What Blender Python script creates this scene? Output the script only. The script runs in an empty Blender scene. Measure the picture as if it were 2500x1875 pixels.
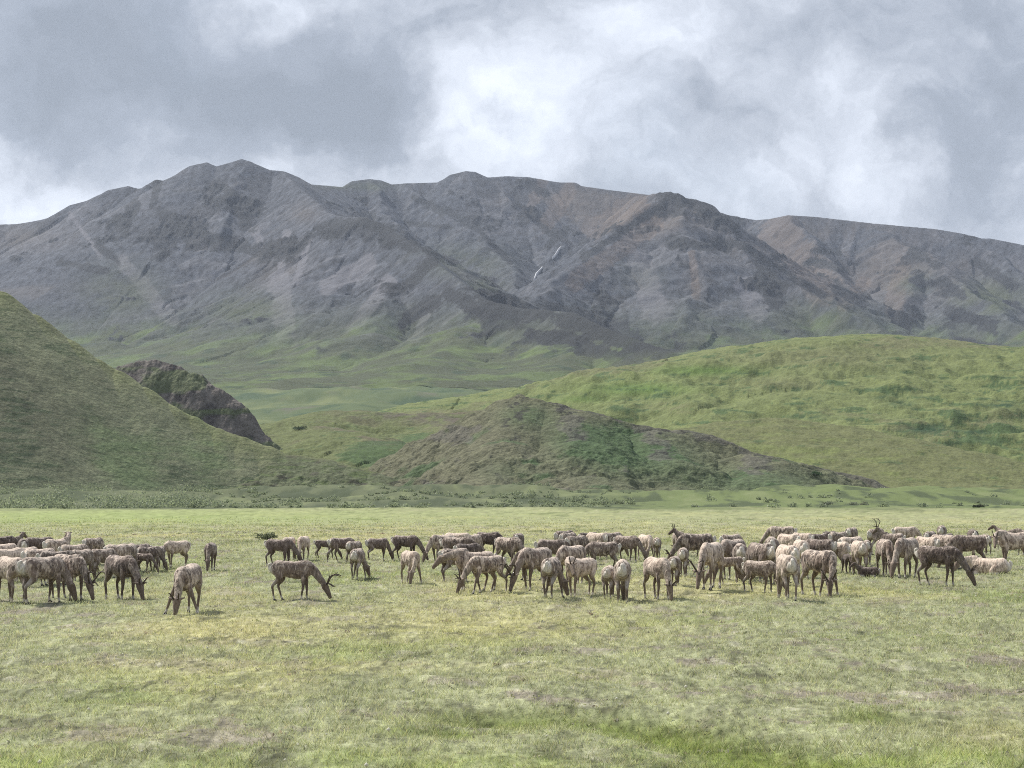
import bpy, bmesh, math, random
import numpy as np
from mathutils import Vector

# ------------------------------------------------------------------ camera, sky, sun, exposure
S = bpy.context.scene
COL = S.collection
F = 4359.0                     # focal length in pixels of the 2500 px wide photograph
YH = 1180.0                    # horizon row of the photograph
H = 3.2                        # eye height above the meadow
PITCH = math.atan((YH - 937.5) / F)

cam = bpy.data.cameras.new("camera")
cam_o = bpy.data.objects.new("camera", cam)
COL.objects.link(cam_o)
cam.sensor_width = 36.0
cam.lens = F / 2500.0 * 36.0
cam.clip_start = 0.5
cam.clip_end = 40000.0
cam_o.location = (0, 0, H)
cam_o.rotation_euler = (math.pi / 2 + PITCH, 0, 0)
S.camera = cam_o

S.view_settings.view_transform = 'Standard'
S.view_settings.look = 'None'
S.view_settings.gamma = 1.0
S.view_settings.exposure = 0.48
S.render.engine = 'CYCLES'
S.cycles.max_bounces = 6
S.cycles.diffuse_bounces = 2
S.cycles.glossy_bounces = 1
S.cycles.transmission_bounces = 3
S.cycles.volume_bounces = 0
S.cycles.transparent_max_bounces = 4
S.cycles.use_denoising = False
S.cycles.filter_width = 1.0
S.cycles.use_adaptive_sampling = False
S.cycles.denoising_prefilter = 'ACCURATE'

SUN_AZ = 52.0                  # degrees to the left of the view direction
SUN_EL = 50.0
sun = bpy.data.lights.new("sun", 'SUN')
sun.energy = 4.3
sun.angle = math.radians(6.0)
sun.color = (1.0, 0.95, 0.87)
sun_o = bpy.data.objects.new("sun", sun)
COL.objects.link(sun_o)
_el, _az = math.radians(SUN_EL), math.radians(SUN_AZ)
SUN_DIR = Vector((-math.sin(_az) * math.cos(_el), math.cos(_az) * math.cos(_el), math.sin(_el)))
sun_o.rotation_euler = SUN_DIR.to_track_quat('Z', 'Y').to_euler()
sun_o.location = SUN_DIR * 200


def ray(px, py):
    cx, cy = (px - 1250.0) / F, -(py - 937.5) / F
    c, s = math.cos(PITCH), math.sin(PITCH)
    return Vector((cx, c - s * cy, s + c * cy))


def at(px, py, d):
    r = ray(px, py)
    t = d / r.y
    return Vector((r.x * t, d, H + r.z * t))


def proj(X, Y, Z):
    c, s = math.cos(PITCH), math.sin(PITCH)
    z = Z - H
    fw = c * Y + s * z
    up = -s * Y + c * z
    return 1250.0 + F * X / fw, 937.5 - F * up / fw


class NT:
    """small helper to write node trees"""
    def __init__(self, tree):
        self.t = tree
        tree.nodes.clear()

    def n(self, kind, **kw):
        nd = self.t.nodes.new(kind)
        ins = kw.pop('ins', {})
        for k, v in kw.items():
            setattr(nd, k, v)
        for k, v in ins.items():
            if isinstance(v, bpy.types.NodeSocket):
                self.t.links.new(v, nd.inputs[k])
            else:
                nd.inputs[k].default_value = v
        return nd

    def math(self, op, a, b=0.0, c=0.0, clamp=False):
        nd = self.n('ShaderNodeMath', operation=op, use_clamp=clamp)
        for i, v in enumerate((a, b, c)):
            if isinstance(v, bpy.types.NodeSocket):
                self.t.links.new(v, nd.inputs[i])
            else:
                nd.inputs[i].default_value = v
        return nd.outputs[0]

    def vmath(self, op, a, b=(0, 0, 0)):
        nd = self.n('ShaderNodeVectorMath', operation=op)
        for i, v in enumerate((a, b)):
            if isinstance(v, bpy.types.NodeSocket):
                self.t.links.new(v, nd.inputs[i])
            else:
                nd.inputs[i].default_value = v
        return nd.outputs['Value'] if op in ('DISTANCE', 'DOT_PRODUCT', 'LENGTH') else nd.outputs['Vector']

    def mix(self, f, a, b, blend='MIX'):
        nd = self.n('ShaderNodeMix', data_type='RGBA', blend_type=blend)
        for i, v in ((0, f), (6, a), (7, b)):
            if isinstance(v, bpy.types.NodeSocket):
                self.t.links.new(v, nd.inputs[i])
            else:
                nd.inputs[i].default_value = v if i == 0 else (tuple(v) + (1,))[:4]
        return nd.outputs[2]

    def smooth(self, v, a, b, lo=0.0, hi=1.0):
        nd = self.n('ShaderNodeMapRange', interpolation_type='SMOOTHSTEP')
        self.t.links.new(v, nd.inputs['Value'])
        for k, x in (('From Min', a), ('From Max', b), ('To Min', lo), ('To Max', hi)):
            if isinstance(x, bpy.types.NodeSocket):
                self.t.links.new(x, nd.inputs[k])
            else:
                nd.inputs[k].default_value = x
        return nd.outputs['Result']

    def noise(self, vec, scale, detail=4.0, rough=0.55, dist=0.0, out=0):
        nd = self.n('ShaderNodeTexNoise', ins={'Scale': scale, 'Detail': detail, 'Roughness': rough, 'Distortion': dist})
        self.t.links.new(vec, nd.inputs['Vector'])
        return nd.outputs[out]

    def ramp(self, v, stops):
        nd = self.n('ShaderNodeValToRGB')
        e = nd.color_ramp.elements
        while len(e) < len(stops):
            e.new(0.5)
        for el, (p, c) in zip(e, stops):
            el.position = p
            el.color = tuple(c) + (1,)
        self.t.links.new(v, nd.inputs[0])
        return nd.outputs[0]


# broken overcast: a procedural cloud deck over a Nishita sky
world = bpy.data.worlds.new("World")
S.world = world
world.use_nodes = True
w = NT(world.node_tree)
tc = w.n('ShaderNodeTexCoord').outputs['Generated']
sky = w.n('ShaderNodeTexSky', sky_type='NISHITA', sun_disc=False)
sky.sun_elevation = math.radians(SUN_EL)
sky.sun_rotation = math.radians(-SUN_AZ)
sky.air_density = 1.0
sky.dust_density = 2.0
warp = w.noise(tc, 7.0, 6.0, 0.6, 0.0, out=1)
warp = w.vmath('SUBTRACT', warp, (0.5, 0.5, 0.5))
warp2 = w.vmath('MULTIPLY', warp, (0.16, 0.16, 0.13))
wd = w.vmath('ADD', tc, warp2)
# (display px x, y, radius in 2212-wide pixels, weight, flattening)
CLOUDS = [
    (180, 60, 420, -0.42, 1.3), (520, 210, 420, -0.40, 1.7), (800, 230, 300, -0.36, 1.5), (830, 60, 260, -0.16, 1.4),
    (30, 210, 260, -0.22, 1.6), (985, 60, 75, -0.30, 0.8),
    (90, 370, 240, 0.30, 1.7), (380, 300, 150, 0.34, 1.3), (640, 365, 240, 0.26, 2.4), (250, 420, 260, 0.18, 2.0),
    (1090, 250, 170, 0.32, 1.0), (1250, 130, 190, 0.24, 1.0), (1220, 330, 300, 0.30, 1.6), (960, 350, 200, 0.28, 2.0),
    (1480, 110, 190, 0.26, 1.2), (1500, 215, 190, -0.22, 2.2), (1090, 300, 70, -0.24, 1.6),
    (1760, 90, 330, -0.14, 1.5), (1850, 330, 210, 0.26, 1.2), (1650, 330, 130, -0.16, 1.8), (2130, 330, 200, -0.34, 0.8), (2160, 60, 320, -0.22, 1.2),
    (1500, 400, 300, 0.16, 2.2), (2130, 120, 260, -0.12, 1.0), (1900, 430, 140, 0.16, 1.6), (1830, 350, 90, -0.16, 1.7),
]
acc = None
for (px, py, r, wt, fl) in CLOUDS:
    k = 2500.0 / 2212.0
    c = ray(px * k, py * k).normalized()
    rr = r * k / F
    dv = w.vmath('SUBTRACT', wd, tuple(c))
    dv = w.vmath('MULTIPLY', dv, (1.0, 1.0, fl))
    ln = w.vmath('LENGTH', dv)
    g = w.smooth(ln, rr * 1.15, 0.0, 0.0, wt * (0.54 if wt > 0 else 1.15))
    acc = g if acc is None else w.math('ADD', acc, g)
stv = w.vmath('MULTIPLY', wd, (1.0, 1.0, 1.5))
n1 = w.noise(stv, 8.0, 9.0, 0.56, 0.1)
n2 = w.noise(stv, 22.0, 9.0, 0.58, 0.15)
n3 = w.noise(stv, 60.0, 6.0, 0.6, 0.2)
dens = w.math('ADD', w.math('MULTIPLY', w.math('SUBTRACT', n1, 0.5), 1.05), w.math('MULTIPLY', w.math('SUBTRACT', n2, 0.5), 0.72))
dens = w.math('ADD', dens, w.math('MULTIPLY', w.math('SUBTRACT', n3, 0.5), 0.14))
val = w.math('ADD', w.math('ADD', dens, acc), 0.545, clamp=True)
CK = 10.0
cloud = w.ramp(val, [(0.0, (0.255, 0.282, 0.320)), (0.28, (0.325, 0.355, 0.402)), (0.52, (0.475, 0.503, 0.550)), (0.74, (0.650, 0.680, 0.732)), (1.0, (0.815, 0.845, 0.885))])
cloud = w.mix(1.0, cloud, (CK * 0.90, CK * 0.92, CK * 0.955), 'MULTIPLY')
cn = cloud.node
# thin cloud lets a little of the clear sky through
thin = w.smooth(w.noise(wd, 5.0, 3.0, 0.5), 0.55, 0.75, 0.04, 0.22)
skyc = w.mix(thin, cloud, sky.outputs[0])
bg = w.n('ShaderNodeBackground', ins={'Color': skyc, 'Strength': 0.1})
w.n('ShaderNodeOutputWorld', ins={'Surface': bg.outputs[0]})


# ------------------------------------------------------------------ numpy noise
class Perlin:
    def __init__(self, seed):
        r = np.random.RandomState(seed)
        self.p = np.concatenate([r.permutation(256)] * 2).astype(np.int32)
        a = r.rand(256) * 2 * np.pi
        self.gx, self.gy = np.cos(a).astype(np.float32), np.sin(a).astype(np.float32)

    def __call__(self, x, y):
        x = np.asarray(x, np.float32); y = np.asarray(y, np.float32)
        xi = np.floor(x).astype(np.int32); yi = np.floor(y).astype(np.int32)
        xf = x - xi; yf = y - yi
        u = xf * xf * xf * (xf * (xf * 6 - 15) + 10)
        v = yf * yf * yf * (yf * (yf * 6 - 15) + 10)

        def g(ix, iy, dx, dy):
            h = self.p[self.p[ix & 255] + (iy & 255)]
            return self.gx[h] * dx + self.gy[h] * dy
        a = g(xi, yi, xf, yf); b = g(xi + 1, yi, xf - 1, yf)
        c = g(xi, yi + 1, xf, yf - 1); d = g(xi + 1, yi + 1, xf - 1, yf - 1)
        return ((a + u * (b - a)) + v * ((c + u * (d - c)) - (a + u * (b - a)))) * 1.5


PN = [Perlin(100 + i) for i in range(12)]


def fbm(x, y, k=0, octs=4, gain=0.5, lac=2.03):
    s = 0.0; a = 1.0; t = 0.0
    for i in range(octs):
        s = s + a * PN[(k + i) % 12](x, y)
        t += a
        a *= gain
        x = x * lac + 17.3; y = y * lac - 9.1
    return s / t


def ridged(x, y, k=0, octs=3):
    s = 0.0; a = 1.0; t = 0.0
    for i in range(octs):
        s = s + a * (1 - np.abs(PN[(k + i) % 12](x, y)) * 1.6)
        t += a; a *= 0.5
        x = x * 2.1 + 5.2; y = y * 2.1 + 1.7
    return s / t


def sst(v, a, b):
    t = np.clip((v - a) / (b - a), 0, 1)
    return t * t * (3 - 2 * t)


def lerp(a, b, t):
    return a + (b - a) * t


def cmix(c, col, m):
    """blend colour col into colour array c by mask m"""
    return c + (np.asarray(col, np.float32) - c) * m[..., None]


def smax(a, b, k):
    h = np.clip(0.5 + 0.5 * (a - b) / k, 0, 1)
    return lerp(b, a, h) + k * h * (1 - h)


def smoothmesh(me):
    me.polygons.foreach_set('use_smooth', np.ones(len(me.polygons), bool))


def np_mesh(name, V, faces, colors=None):
    """V (n,3); faces (m,k) -> mesh with an optional point colour attribute 'albedo'"""
    me = bpy.data.meshes.new(name)
    V = np.ascontiguousarray(V, np.float32)
    faces = np.ascontiguousarray(faces, np.int32)
    m, k = faces.shape
    me.vertices.add(len(V)); me.vertices.foreach_set('co', V.ravel())
    me.loops.add(m * k); me.loops.foreach_set('vertex_index', faces.ravel())
    me.polygons.add(m)
    me.polygons.foreach_set('loop_start', np.arange(0, m * k, k, dtype=np.int32))
    if colors is not None:
        at_ = me.attributes.new('albedo', 'FLOAT_COLOR', 'POINT')
        c4 = np.ones((len(V), 4), np.float32); c4[:, :3] = colors.reshape(-1, 3)
        at_.data.foreach_set('color', c4.ravel())
    me.update(calc_edges=True)
    return me


def grid_obj(name, X, Y, Z, C, mat, keep=None):
    ny, nx = X.shape
    V = np.stack([X, Y, Z], -1).reshape(-1, 3)
    i = np.arange(ny * nx).reshape(ny, nx)
    q = np.stack([i[:-1, :-1], i[:-1, 1:], i[1:, 1:], i[1:, :-1]], -1).reshape(-1, 4)
    cols = C.reshape(-1, 3)
    if keep is not None:
        kf = keep.reshape(-1)
        q = q[kf[q].any(1)]
        used = np.zeros(len(V), bool); used[q.ravel()] = True
        idx = np.cumsum(used) - 1
        q = idx[q]; V = V[used]; cols = cols[used]
    me = np_mesh(name, V, q, cols)
    smoothmesh(me)
    me.materials.append(mat)
    o = bpy.data.objects.new(name, me)
    COL.objects.link(o)
    return o


def terrain_mat(name, fine, amt, bump, bscale, rough=0.95, stretch=(1, 1, 1), spec=0.15):
    m = bpy.data.materials.new(name); m.use_nodes = True
    t = NT(m.node_tree)
    co = t.n('ShaderNodeTexCoord').outputs['Object']
    co = t.vmath('MULTIPLY', co, stretch)
    a = t.n('ShaderNodeAttribute', attribute_name='albedo').outputs['Color']
    n1 = t.noise(co, fine, 6.0, 0.65, 0.2)
    n2 = t.noise(co, fine * 0.23, 4.0, 0.6, 0.3)
    f = t.math('ADD', t.math('MULTIPLY', t.math('SUBTRACT', n1, 0.5), amt * 2.2), t.math('MULTIPLY', t.math('SUBTRACT', n2, 0.5), amt * 1.2))
    f = t.math('ADD', f, 1.0)
    comb = t.n('ShaderNodeCombineColor', ins={0: f, 1: f, 2: f}).outputs[0]
    c = t.mix(1.0, a, comb, 'MULTIPLY')
    bn = t.noise(co, bscale, 5.0, 0.65)
    b = t.n('ShaderNodeBump', ins={'Strength': 1.0, 'Distance': bump, 'Height': bn})
    p = t.n('ShaderNodeBsdfPrincipled', ins={'Base Color': c, 'Roughness': rough, 'Normal': b.outputs[0], 'Specular IOR Level': spec})
    t.n('ShaderNodeOutputMaterial', ins={'Surface': p.outputs[0]})
    return m


def tag(o, label=None, cat=None, group=None, kind=None):
    for k, v in (('label', label), ('category', cat), ('group', group), ('kind', kind)):
        if v is not None:
            o[k] = v
    return o


K = 2500.0 / 2212.0


def blob(SX, SY, px, py, rx, ry=None):
    ry = rx if ry is None else ry
    return np.exp(-(((SX - px) / rx) ** 2 + ((SY - py) / ry) ** 2))


# ------------------------------------------------------------------ meadow and valley floor
def hollow(x, y):
    """mossy channel across the near ground on the right"""
    pts = [at_ground(p, q) for p, q in ((1180, 1735), (1450, 1742), (1640, 1765), (1800, 1810), (1900, 1850), (1960, 1900))]
    best = np.full(np.shape(x), 1e9, np.float32)
    for a, b in zip(pts[:-1], pts[1:]):
        dx, dy = b[0] - a[0], b[1] - a[1]
        t = np.clip(((x - a[0]) * dx + (y - a[1]) * dy) / (dx * dx + dy * dy), 0, 1)
        best = np.minimum(best, np.hypot(x - a[0] - t * dx, y - a[1] - t * dy))
    return best


def at_ground(px, py):
    r = ray(px, py)
    t = -H / r.z
    return (r.x * t, r.y * t)


def meadow_z(x, y):
    d = np.hypot(x, y)
    far = sst(d, 20, 90)
    z = 0.10 * fbm(x / 9, y / 9, 0, 3) + 0.30 * far * fbm(x / 45, y / 45, 2, 2)
    z = z + 0.10 * fbm(x / 1.3, y / 1.3, 4, 3) + 0.035 * fbm(x / 0.35, y / 0.35, 7, 2) * (1 - sst(d, 60, 140))
    hd = hollow(x, y)
    z = z - 0.22 * np.exp(-(hd / 0.9) ** 2)
    return z


def valley_z(x, y):
    up = np.maximum(0, y - 560)
    s = 0.083 * (np.sqrt(up * up + 120.0 ** 2) - 120.0)
    near = sst(y, 700, 1000)
    z = s + near * (15 * fbm(x / 230, y / 260, 3, 4) + 6 * ridged(x / 100, y / 130, 5, 3))
    return z


def ground_z(x, y):
    d = np.hypot(x, y)
    far = sst(d, 300, 600)
    z = meadow_z(x, y) * (1 - far) + valley_z(x, y)
    knolls = sst(d, 262, 400) * (1 - sst(d, 620, 800)) * np.clip(1.3 + 4.2 * fbm(x / 34, y / 48, 7, 4), -0.8, 6)
    return z + knolls - 0.5 * sst(d, 235, 265)


def meadow_col(x, y):
    d = np.hypot(x, y)
    SX, SY = proj(x, y, np.zeros_like(x))
    big = fbm(x / 7, y / 11, 1, 3)
    mid = fbm(x / 1.6, y / 2.2, 3, 4, 0.6)
    fine = fbm(x / 0.33, y / 0.33, 6, 3, 0.6)
    c = np.zeros(np.shape(x) + (3,), np.float32) + np.array((0.234, 0.246, 0.146), np.float32)
    c = cmix(c, (0.170, 0.205, 0.080), sst(big + 0.5 * mid, 0.00, 0.55) * 0.7)
    straw = np.clip(sst(fbm(x / 13 + 4, y / 16, 5, 3) + 0.35 * mid, 0.05, 0.5) * 0.75 + 0.9 * blob(SX, SY, 1180, 1520, 420, 55) + 0.7 * blob(SX, SY, 560, 1530, 230, 45)
                    + 0.5 * blob(SX, SY, 2430, 1800, 120, 60) + 0.45 * blob(SX, SY, 1500, 1300, 1300, 30), 0, 1)
    c = cmix(c, (0.335, 0.310, 0.155), straw * 0.8)
    lich = sst(mid + 0.35 * fine + 0.25 * fbm(x / 5, y / 5, 8, 2), 0.08, 0.34) * (1 - 0.6 * straw)
    c = cmix(c, (0.178, 0.160, 0.128), lich * 0.95)
    dark = sst(fbm(x / 1.1 + 9, y / 1.8, 9, 4, 0.6) + 0.4 * fine, 0.20, 0.42)
    c = cmix(c, (0.075, 0.078, 0.045), dark * 0.7)
    pale = sst(fbm(x / 0.8 - 5, y / 1.0, 2, 3, 0.6), 0.28, 0.5)
    c = cmix(c, (0.340, 0.330, 0.250), pale * 0.6)
    moss = np.exp(-(hollow(x, y) / 0.75) ** 2) + 0.9 * blob(SX, SY, 2120, 1752, 95, 18) + 0.8 * blob(SX, SY, 1080, 1782, 190, 14) + 0.6 * blob(SX, SY, 2010, 1870, 300, 25)
    moss = np.clip(moss, 0, 1)
    c = cmix(c, (0.105, 0.138, 0.022), moss * 0.8)
    bott = sst(SY, 1800, 1875) * sst(mid, -0.4, 0.3)
    c = cmix(c, (0.185, 0.235, 0.062), bott * 0.6)
    band = sst(d, 110, 190)
    c = cmix(c, (0.225, 0.243, 0.108), band * 0.5)
    dash = sst(fbm(x / 3.2, y / 9, 10, 4, 0.62) + 0.3 * big, 0.16, 0.40) * sst(d, 55, 110)
    c = cmix(c, (0.105, 0.120, 0.055), dash * 0.75)
    left = blob(SX, SY, 200, 1262, 900, 22)
    c = cmix(c, (0.205, 0.262, 0.085), np.clip(left, 0, 1) * 0.6)
    f3 = fbm(x / 0.11, y / 0.30, 2, 2) * (1 - sst(d, 35, 80)) * 0.85 + fbm(x / 0.27, y / 0.8, 5, 3) * (1 - sst(d, 70, 140)) * 0.75 + 0.5 * fbm(x / 0.9, y / 3.2, 7, 3, 0.6)
    c = c * (1 + 0.75 * f3)[..., None]
    c = c * (1.10 + 0.4 * fine * (1 - sst(d, 60, 150)) + 0.30 * mid)[..., None]
    # beyond the meadow: willow flats, then the green valley
    scr = sst(d + 40 * fbm(x / 30, y / 60, 4, 4), 218, 258)
    c = cmix(c, (0.098, 0.114, 0.062), scr)
    c = cmix(c, (0.125, 0.160, 0.060), scr * sst(SX, 1250, 1700) * 0.8)
    sn = fbm(x / 9, y / 45, 8, 4, 0.65)
    c = cmix(c, (0.050, 0.066, 0.036), scr * sst(sn, 0.02, 0.22) * 0.8)
    c = cmix(c, (0.165, 0.190, 0.090), scr * sst(-sn, 0.12, 0.35) * 0.6)
    val = sst(d, 500, 700)
    vg = fbm(x / 120, y / 120, 2, 4)
    c2 = np.zeros_like(c) + np.array((0.082, 0.110, 0.054), np.float32)
    vf = fbm(x / 28, y / 60, 6, 5, 0.62)
    c2 = cmix(c2, (0.048, 0.078, 0.044), sst(vg * 0.7 + vf, 0.10, 0.40) * 0.85)
    c2 = cmix(c2, (0.150, 0.172, 0.080), sst(-vg - 0.5 * vf, 0.02, 0.4) * 0.8)
    c2 = cmix(c2, (0.120, 0.112, 0.090), sst(fbm(x / 60, y / 90, 9, 4), 0.25, 0.5) * 0.6)
    c2 = cmix(c2, (0.085, 0.085, 0.090), 0.9 * blob(SX, SY, 925, 985, 90, 14))
    c = c + (c2 - c) * val[..., None]
    return np.clip(c, 0.01, 0.6)


U = np.linspace(-0.42, 0.42, 950).astype(np.float32)
rows = np.concatenate([1.0 / np.linspace(1 / 15.5, 1 / 320.0, 620), np.geomspace(323, 1800, 300)]).astype(np.float32)
Yg = np.repeat(rows[:, None], len(U), 1)
Xg = Yg * U[None, :]
Zg = ground_z(Xg, Yg)
Zg[-1] -= 4.0
Cg = meadow_col(Xg, Yg)
Cg = Cg * (1 - 0.10 * (1 - sst(Yg, 60, 160)))[..., None]          # near ground slightly darker than the blades, for contrast
m_ground = terrain_mat("meadow_ground", 9.0, 0.30, 0.05, 7.0)
tag(grid_obj("ground", Xg, Yg, Zg, Cg, m_ground), label="wide flat tundra meadow running back into a green valley", kind='structure')


# ------------------------------------------------------------------ hills and mountains from ridge skeletons
def ridge_field(X, Y, ridges, slope, crest, flat=None, rill=0.25, rscale=60.0, seed=0, top=0.0, topw=100.0, warp=None, iso=False, n2w=0.9):
    best = np.full(X.shape, -1e9, np.float32)
    arc = np.zeros(X.shape, np.float32)
    dst = np.zeros(X.shape, np.float32)
    X = X.astype(np.float32); Y = Y.astype(np.float32)
    X0, Y0 = X, Y
    if warp:
        w1, s1, w2, s2 = warp
        WX = w1 * fbm(X0 / s1, Y0 / s1, 1, 3) + w2 * fbm(X0 / s2, Y0 / s2, 4, 3)
        WY = w1 * fbm(X0 / s1 + 31, Y0 / s1, 6, 3) + w2 * fbm(X0 / s2, Y0 / s2 + 31, 8, 3)
    for ri, r in enumerate(ridges):
        sl = slope
        if warp:
            k = 0.0 if ri < 2 else (0.4 if ri == 2 else 1.6)
            X, Y = X0 + k * WX, Y0 + k * WY
        cr = crest
        if isinstance(r, tuple):
            cr = r[2] if len(r) > 2 else crest
            r, sl = r[0], r[1]
        P = [at(*p) for p in r]
        a0 = 137.0 * ri
        for a, b in zip(P[:-1], P[1:]):
            dx, dy = b.x - a.x, b.y - a.y
            L2 = dx * dx + dy * dy
            L = math.sqrt(L2)
            t = np.clip(((X - a.x) * dx + (Y - a.y) * dy) / L2, 0, 1)
            dd = np.hypot(X - a.x - t * dx, Y - a.y - t * dy)
            # which side, plus the true angle round an end, so rills fan out
            ac = a0 + (a0 * 0 + L * t)
            zz = a.z + t * (b.z - a.z) - sl * (np.sqrt(dd * dd + cr * cr) - cr)
            if top:
                zz = zz - top * topw * (1 - np.exp(-dd / topw))
            m = zz > best
            best[m] = zz[m]; arc[m] = ac[m]; dst[m] = dd[m]
            a0 += L
    X, Y = X0, Y0
    if rill:
        n = 1.3 * fbm(X / (rscale * 1.6), Y / (rscale * 1.6), seed + 5, 3) if iso else ridged((arc + 0.10 * dst) / rscale, dst / (rscale * 6), seed, 3) - 0.6
        n2 = fbm(X / (rscale * 0.55), Y / (rscale * 0.55), seed + 3, 4)
        best = best + sst(dst, crest * 0.2, crest * 0.2 + rscale * 2.2) * rscale * rill * (n + n2w * n2)
    return best, arc, dst


def pix_grid(px0, px1, nx, d0, d1, ny):
    u = (np.linspace(px0, px1, nx) - 1250.0) / F
    d = np.geomspace(d0, d1, ny)
    Yd = np.repeat(d[:, None], nx, 1)
    return (Yd * u[None, :]).astype(np.float32), Yd.astype(np.float32)
def add_hill(name, label, win, ridges, slope, crest, colfn, mat, rill=0.18, rscale=18.0, seed=0, amp=0.0, top=0.0, topw=100.0, ks=6.0, spk=0.6):
    X, Y = pix_grid(*win)
    Z, A, D = ridge_field(X, Y, ridges, slope, crest, rill=rill, rscale=rscale, seed=seed, top=top, topw=topw, iso=True)
    base = ground_z(X, Y)
    Z = smax(Z, base - (ks * 0.25 + 1.0), ks)
    if amp:
        Z = Z + amp * fbm(X / 9, Y / 9, seed + 1, 4) * sst(Z - base, 0, 3)
    SX, SY = proj(X, Y, Z)
    gy, gx = np.gradient(Z)
    dy = np.gradient(Y, axis=0); dx = np.gradient(X, axis=1)
    sl = np.hypot(gx / np.maximum(dx, 1e-3), gy / np.maximum(dy, 1e-3))
    q = Y.mean() / 520.0
    C = colfn(X, Y, Z, A, D, sl, SX, SY) * (1 + spk * fbm(X / (2.0 * q), Z / (0.8 * q) + Y / (4 * q), seed + 2, 4, 0.75))[..., None]
    C = np.clip(C, 0.008, 0.7)
    o = grid_obj(name, X, Y, Z, C, mat, keep=(Z > base - 0.8))
    tag(o, label=label, kind='structure')
    return o, (X, Y, Z)


m_hill = terrain_mat("grassy_hill", 0.95, 0.55, 0.55, 0.7)
m_rock = terrain_mat("rocky_hill", 0.75, 0.60, 0.8, 0.6)
m_mtn = terrain_mat("mountain_scree", 0.11, 0.42, 2.0, 0.12)


def zeros3(X, c):
    return np.zeros(X.shape + (3,), np.float32) + np.array(c, np.float32)


GREEN, BROWN = (0.080, 0.112, 0.040), (0.082, 0.072, 0.055)


def streaks(X, Y, Z, k, s=14.0):
    """terrace-like sod steps running along the contour"""
    return fbm(X / s, Z / (s * 0.16) + Y / (s * 2.5), k, 6, 0.68)


def col_left(X, Y, Z, A, D, sl, SX, SY):
    c = zeros3(X, (0.168, 0.180, 0.110))
    c = cmix(c, (0.136, 0.180, 0.086), sst(fbm(X / 40, Y / 30, 1, 4) + 0.4 * streaks(X, Y, Z, 3), 0.0, 0.4) * 0.8)
    c = cmix(c, BROWN, np.clip(1.0 * blob(SX, SY, 40, 1010, 190, 120) + 0.8 * blob(SX, SY, 0, 900, 60, 50) + sst(fbm(X / 28, Y / 22, 5, 4), 0.1, 0.4) * 0.5, 0, 1) * 0.36)
    c = cmix(c, (0.050, 0.078, 0.040), sst(streaks(X, Y, Z, 6, 10) + 0.4 * fbm(X / 30, Y / 30, 2, 3), 0.12, 0.26) * 0.6)
    c = cmix(c, (0.135, 0.150, 0.062), sst(14 - D, 0, 12) * 0.55)
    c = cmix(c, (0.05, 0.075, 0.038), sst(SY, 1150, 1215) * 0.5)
    return c


def col_terrace(X, Y, Z, A, D, sl, SX, SY):
    c = zeros3(X, (0.104, 0.118, 0.068))
    c = cmix(c, GREEN, sst(streaks(X, Y, Z, 4, 8), -0.05, 0.3) * 0.7)
    c = cmix(c, (0.06, 0.055, 0.045), sst(fbm(X / 6, Z / 2, 7, 3), 0.1, 0.4) * 0.7)
    c = cmix(c, (0.12, 0.13, 0.06), sst(4 - D, 0, 4) * 0.6)
    return c


def col_knob(X, Y, Z, A, D, sl, SX, SY):
    c = zeros3(X, (0.128, 0.116, 0.105))
    n = fbm(X / 9, Z / 7, 3, 4, 0.6)
    c = cmix(c, (0.058, 0.052, 0.052), sst(n, 0.05, 0.25) * 0.8)
    c = cmix(c, (0.150, 0.130, 0.120), sst(-n, 0.22, 0.5) * 0.6)
    g = sst(fbm(X / 26, Z / 11, 5, 4) + 0.55 * blob(SX, SY, 440, 930, 80, 28) + 0.06 + 0.5 * blob(SX, SY, 540, 1005, 90, 10), 0.05, 0.22)
    c = cmix(c, (0.098, 0.118, 0.062), g * 0.85)
    return c


def col_centre(X, Y, Z, A, D, sl, SX, SY):
    c = zeros3(X, (0.118, 0.118, 0.076))
    c = cmix(c, (0.142, 0.142, 0.086), sst(streaks(X, Y, Z, 2, 12), 0.0, 0.4) * 0.6)
    g = np.clip(blob(SX, SY, 1450, 1070, 110, 40) + 0.9 * blob(SX, SY, 1560, 1120, 160, 55) + 0.7 * blob(SX, SY, 1290, 1015, 70, 28) + 0.8 * blob(SX, SY, 1850, 1180, 200, 40)
                + 0.35 * blob(SX, SY, 1240, 1150, 80, 30) + 0.9 * sst(fbm(X / 18, Y / 12, 6, 4), 0.15, 0.45), 0, 1)
    c = cmix(c, (0.056, 0.096, 0.042), g * 0.85)
    gray = sst(fbm(X / 7, Z / 3, 8, 4, 0.6) + 0.9 * blob(SX, SY, 1110, 1060, 60, 30) + 0.5 * blob(SX, SY, 1080, 1190, 70, 25) + 0.6 * blob(SX, SY, 1340, 1203, 50, 12)
               + 0.65 * sst(7 - D, 0, 6) * sst(SX, 1290, 1340), 0.36, 0.62)
    c = cmix(c, (0.105, 0.098, 0.088), gray * 0.6)
    c = cmix(c, (0.040, 0.040, 0.036), np.clip(sst(fbm(X / 4.5, Z / 2.2, 4, 4, 0.65), 0.05, 0.3) * (0.15 + 1.0 * sst(6 - D, 0, 5) * sst(SX, 1180, 1260)), 0, 1) * 0.85)
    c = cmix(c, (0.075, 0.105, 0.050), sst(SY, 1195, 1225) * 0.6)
    return c


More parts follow.
